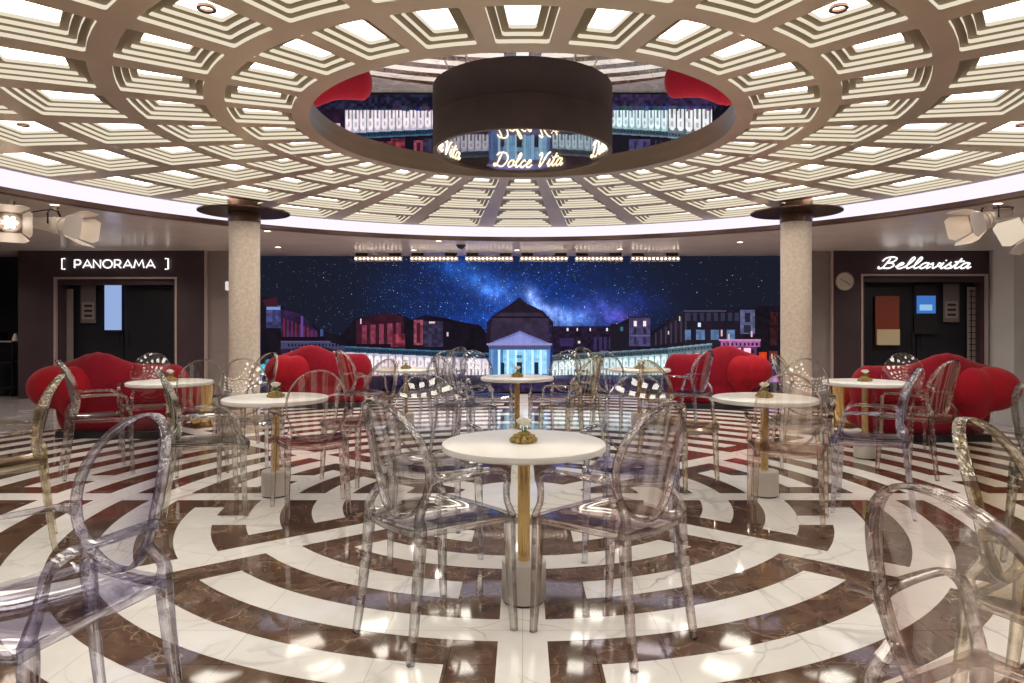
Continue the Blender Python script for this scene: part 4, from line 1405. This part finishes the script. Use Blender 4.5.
# ------------------------------------------------------------------ chairs of clear moulded plastic
def back_y(x_, z):
    return -0.232 - math.tan(math.radians(13)) * (z - 0.785) - 0.30 * (z - 0.785) ** 2 + 1.1 * x_ * x_
RIMA, RIMB = 0.0055, 0.019
def chair_meshes():
    out = {}
    # seat: dished slab with rolled front edge
    bm = bmesh.new()
    nu, nv = 13, 13
    def sp(u, v):
        hw = 0.205 + 0.06 * v
        x_ = (2 * u - 1) * hw
        y_ = -0.225 + 0.49 * v + 0.03 * (1 - (2 * u - 1) ** 2) * (1 if v > 0.5 else -0.3)
        e = max(abs(2 * u - 1), abs(2 * v - 1))
        z = 0.522 - 0.018 * (1 - (2 * u - 1) ** 2) * (1 - (2 * v - 1) ** 2) + 0.012 * (2 * u - 1) ** 2 * (1 - v) - 0.022 * max(0, (v - 0.85) / 0.15) ** 2 * (1 - 0.4 * (2 * u - 1) ** 2)
        return x_, y_, z
    top = [[bm.verts.new(sp(i / (nu - 1), j / (nv - 1))) for i in range(nu)] for j in range(nv)]
    bot = [[bm.verts.new((lambda p: (p[0] * 0.985, p[1], p[2] - 0.014))(sp(i / (nu - 1), j / (nv - 1)))) for i in range(nu)] for j in range(nv)]
    for j in range(nv - 1):
        for i in range(nu - 1):
            bm.faces.new((top[j][i], top[j][i + 1], top[j + 1][i + 1], top[j + 1][i]))
            bm.faces.new((bot[j][i], bot[j + 1][i], bot[j + 1][i + 1], bot[j][i + 1]))
    for i in range(nu - 1):
        for T_, B_ in ((top[0], bot[0]), (top[-1], bot[-1])):
            bm.faces.new((T_[i], T_[i + 1], B_[i + 1], B_[i]))
    for j in range(nv - 1):
        for c_ in (0, nu - 1):
            bm.faces.new((top[j][c_], top[j + 1][c_], bot[j + 1][c_], bot[j][c_]))
    nface = len(bm.faces)
    # apron strip under the edge
    edge = [sp(i / 8, 0) for i in range(9)] + [sp(1, j / 8) for j in range(1, 9)] + [sp(1 - i / 8, 1) for i in range(1, 9)] + [sp(0, 1 - j / 8) for j in range(1, 8)]
    sweep(bm, [(p[0] * 0.97, p[1] * 0.97, p[2] - 0.027, 0.005, 0.014) for p in edge], (0, 0, 1), True, RC)
    bm.faces.ensure_lookup_table()
    for f_ in bm.faces[nface:]:
        f_.material_index = 1
    out['seat'] = bm
    # back panel
    bm = bmesh.new()
    A, B, ZC_ = 0.198, 0.245, 0.785
    rings = []
    nr, na = 7, 40
    for side in (0, 1):
        lay = []
        for i in range(1, nr + 1):
            q = i / nr
            row = []
            for k in range(na):
                a = 2 * PI * k / na
                x_, z = A * q * math.cos(a), ZC_ + B * q * math.sin(a)
                row.append(bm.verts.new((x_, back_y(x_, z) + side * 0.007, z)))
            lay.append(row)
        c_ = bm.verts.new((0, back_y(0, ZC_) + side * 0.007, ZC_))
        for k in range(na):
            bm.faces.new((c_, lay[0][k], lay[0][(k + 1) % na]))
        for i in range(nr - 1):
            for k in range(na):
                bm.faces.new((lay[i][k], lay[i + 1][k], lay[i + 1][(k + 1) % na], lay[i][(k + 1) % na]))
        rings.append(lay[-1])
    for k in range(na):
        bm.faces.new((rings[0][k], rings[0][(k + 1) % na], rings[1][(k + 1) % na], rings[1][k]))
    out['backrest'] = bm
    bm = bmesh.new()
    pts = []
    for k in range(48):
        a = 2 * PI * k / 48
        x_, z = (A + 0.006) * math.cos(a), ZC_ + (B + 0.006) * math.sin(a)
        pts.append((x_, back_y(x_, z) + 0.004, z, RIMA, RIMB))
    sweep(bm, pts, (0, 1, 0), True, RC)
    out['back_rim'] = bm
    for s, nm in ((-1, 'L'), (1, 'R')):
        bm = bmesh.new()
        P = [(s * 0.197, back_y(0.197, 0.72), 0.71, 0.010, 0.020), (s * 0.235, -0.13, 0.725, 0.018, 0.012), (s * 0.266, 0.02, 0.728, 0.017, 0.009), (s * 0.274, 0.135, 0.724, 0.017, 0.009), (s * 0.270, 0.188, 0.69, 0.016, 0.010),
             (s * 0.257, 0.196, 0.635, 0.015, 0.010), (s * 0.250, 0.206, 0.58, 0.015, 0.011), (s * 0.252, 0.222, 0.54, 0.016, 0.013), (s * 0.256, 0.235, 0.505, 0.018, 0.015)]
        sweep(bm, cat(P, 5), (s * 0.25, 0.35, 1.0), False, RC)
        out['arm' + nm] = bm
        bm = bmesh.new()
        P = [(s * 0.172, back_y(0.172, 0.64), 0.64, 0.012, 0.015), (s * 0.188, -0.215, 0.57, 0.018, 0.015), (s * 0.193, -0.212, 0.51, 0.021, 0.021), (s * 0.197, -0.225, 0.36, 0.0185, 0.019), (s * 0.203, -0.25, 0.15, 0.0155, 0.016), (s * 0.207, -0.27, 0.015, 0.014, 0.014), (s * 0.207, -0.271, 0.0025, 0.012, 0.012)]
        sweep(bm, cat(P, 4), (0, 1, 0), False, RC)
        out['rear' + nm] = bm
        bm = bmesh.new()
        P = [(s * 0.245, 0.225, 0.508, 0.021, 0.020), (s * 0.247, 0.226, 0.42, 0.021, 0.021), (s * 0.252, 0.232, 0.2, 0.0175, 0.0175), (s * 0.256, 0.242, 0.015, 0.014, 0.014), (s * 0.256, 0.242, 0.0025, 0.012, 0.012)]
        sweep(bm, cat(P, 4), (0, 1, 0), False, RC)
        out['front' + nm] = bm
    return out
PROTO = {}
def proto(colour):
    """meshes of one chair in one colour"""
    ms = chair_meshes()
    d = {}
    for k, b_ in ms.items():
        me = bpy.data.meshes.new('chair_' + k)
        bmesh.ops.recalc_face_normals(b_, faces=b_.faces)
        b_.to_mesh(me); b_.free()
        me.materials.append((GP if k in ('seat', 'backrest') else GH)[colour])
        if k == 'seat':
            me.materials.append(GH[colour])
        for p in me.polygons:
            p.use_smooth = True
        me.set_sharp_from_angle(angle=math.radians(30))
        d[k] = me
    return d
COLN = {'clear': 'clear', 'rose': 'pale rose', 'lavender': 'lavender', 'gold': 'straw gold', 'smoke': 'smoky', 'amber': 'amber'}
def chair(x_, y_, fx, fy, colour, label):
    if colour not in PROTO:
        PROTO[colour] = proto(colour)
    P = PROTO[colour]
    rz = math.atan2(fy, fx) - PI / 2
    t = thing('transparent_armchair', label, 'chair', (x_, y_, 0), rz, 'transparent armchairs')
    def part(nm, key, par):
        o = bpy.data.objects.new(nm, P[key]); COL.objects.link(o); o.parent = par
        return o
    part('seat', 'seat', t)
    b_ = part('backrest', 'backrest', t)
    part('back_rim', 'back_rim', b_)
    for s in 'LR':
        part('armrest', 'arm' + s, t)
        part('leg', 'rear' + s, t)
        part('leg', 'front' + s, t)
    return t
CH = [
    # x, y, facing, colour, label
    (-0.39, 3.02, 0.72, 0.69, 'clear', 'clear armchair tucked at near left side of the front table'),
    (0.40, 2.98, -0.68, 0.73, 'rose', 'pale rose armchair tucked at near right side of the front table'),
    (-0.55, 4.08, 0.25, -0.97, 'clear', 'clear armchair behind the front table, left of the pair facing the camera'),
    (0.66, 4.02, -0.25, -0.97, 'lavender', 'lavender armchair behind the front table, right of the pair facing the camera'),
    # left table
    (-1.52, 4.93, -0.42, 0.9, 'rose', 'pale rose armchair seen from behind at near right side of left table'),
    (-2.28, 4.88, 0.87, 0.49, 'smoke', 'smoky green-tinged armchair seen from the side at near left of left table'),
    (-2.42, 5.98, 0.5, -0.86, 'clear', 'clear armchair behind the left table on its column side'),
    (-1.40, 5.95, -0.65, -0.76, 'rose', 'pale rose armchair behind the left table on its screen side'),
    # right table
    (1.80, 4.62, 0.35, 0.94, 'amber', 'amber pink armchair seen from behind in front of the right table'),
    (2.56, 4.98, -0.87, 0.49, 'lavender', 'lavender armchair seen from the side at near right of right table'),
    (1.30, 5.75, 0.72, -0.7, 'gold', 'straw tinted armchair on the screen side of the right table'),
    (2.45, 5.98, -0.5, -0.86, 'clear', 'clear armchair behind the right table on its column side'),
    # back table
    (-0.62, 7.05, 0.8, 0.6, 'clear', 'clear armchair at near left of the table before the portico'),
    (0.52, 7.05, -0.8, 0.6, 'gold', 'straw tinted armchair at near right of the table before the portico'),
    (-0.46, 8.05, 0.5, -0.87, 'clear', 'clear armchair behind and left of the table before the portico'),
    (0.42, 8.08, -0.5, -0.87, 'rose', 'pale rose armchair behind and right of the table before the portico'),
    # left sofa table
    (-3.86, 6.18, 0.78, 0.62, 'smoke', 'smoky armchair on the camera side of the left doorway sofa table, turned to it'),
    (-3.00, 6.32, -0.5, 0.86, 'smoke', 'clear grey armchair with plain oval back at near right of the left doorway sofa table'),
    (-4.02, 7.34, 0.4, -0.9, 'clear', 'clear armchair between the left doorway sofa and its table, glinting red'),
    (-2.98, 7.38, -0.55, -0.83, 'clear', 'clear armchair beside the left stone column behind the left doorway sofa table'),
    # right sofa table
    (3.62, 6.20, -0.5, 0.87, 'amber', 'amber armchair in front of the right doorway sofa, its back to the camera'),
    (2.95, 7.15, 0.8, -0.6, 'smoke', 'smoky armchair with glinting back left of the right doorway sofa table'),
    (4.05, 7.25, -0.5, -0.86, 'rose', 'pale rose armchair between the right doorway sofa and its table'),
    # far tables
    (-2.0, 8.42, 0.75, 0.66, 'rose', 'pale rose armchair at near left of the far left table'),
    (-1.13, 8.45, -0.7, 0.7, 'clear', 'clear armchair at near right of the far left table'),
    (-1.05, 9.3, -0.6, -0.8, 'clear', 'clear armchair behind the far left table by the screen'),
    (1.14, 8.32, 0.6, 0.8, 'clear', 'clear armchair at near left of the far right table'),
    (2.02, 8.35, -0.7, 0.7, 'lavender', 'lavender armchair at near right of the far right table'),
    (1.0, 9.3, 0.6, -0.8, 'gold', 'straw tinted armchair behind the far right table by the screen'),
    # edges of the picture
    (-1.43, 2.10, -0.42, -0.9, 'lavender', 'large lavender armchair in the left foreground'),
    (-1.46, 1.38, -0.93, 0.37, 'smoke', 'clear armchair at the lower left corner, beside the large lavender one'),
    (-3.12, 4.06, -0.82, -0.57, 'gold', 'straw gold armchair seen edge on at the left edge of the photo'),
    (1.05, 1.42, 0.93, 0.37, 'rose', 'large pale rose armchair in the right foreground'),
    (1.65, 2.02, 0.55, -0.83, 'gold', 'straw gold armchair just beyond the big rose one at the right edge'),
    (3.04, 3.72, 0.95, 0.2, 'smoke', 'clear armchair cut by the right edge, in front of the pale floor'),
]
for c in CH:
    chair(*c)
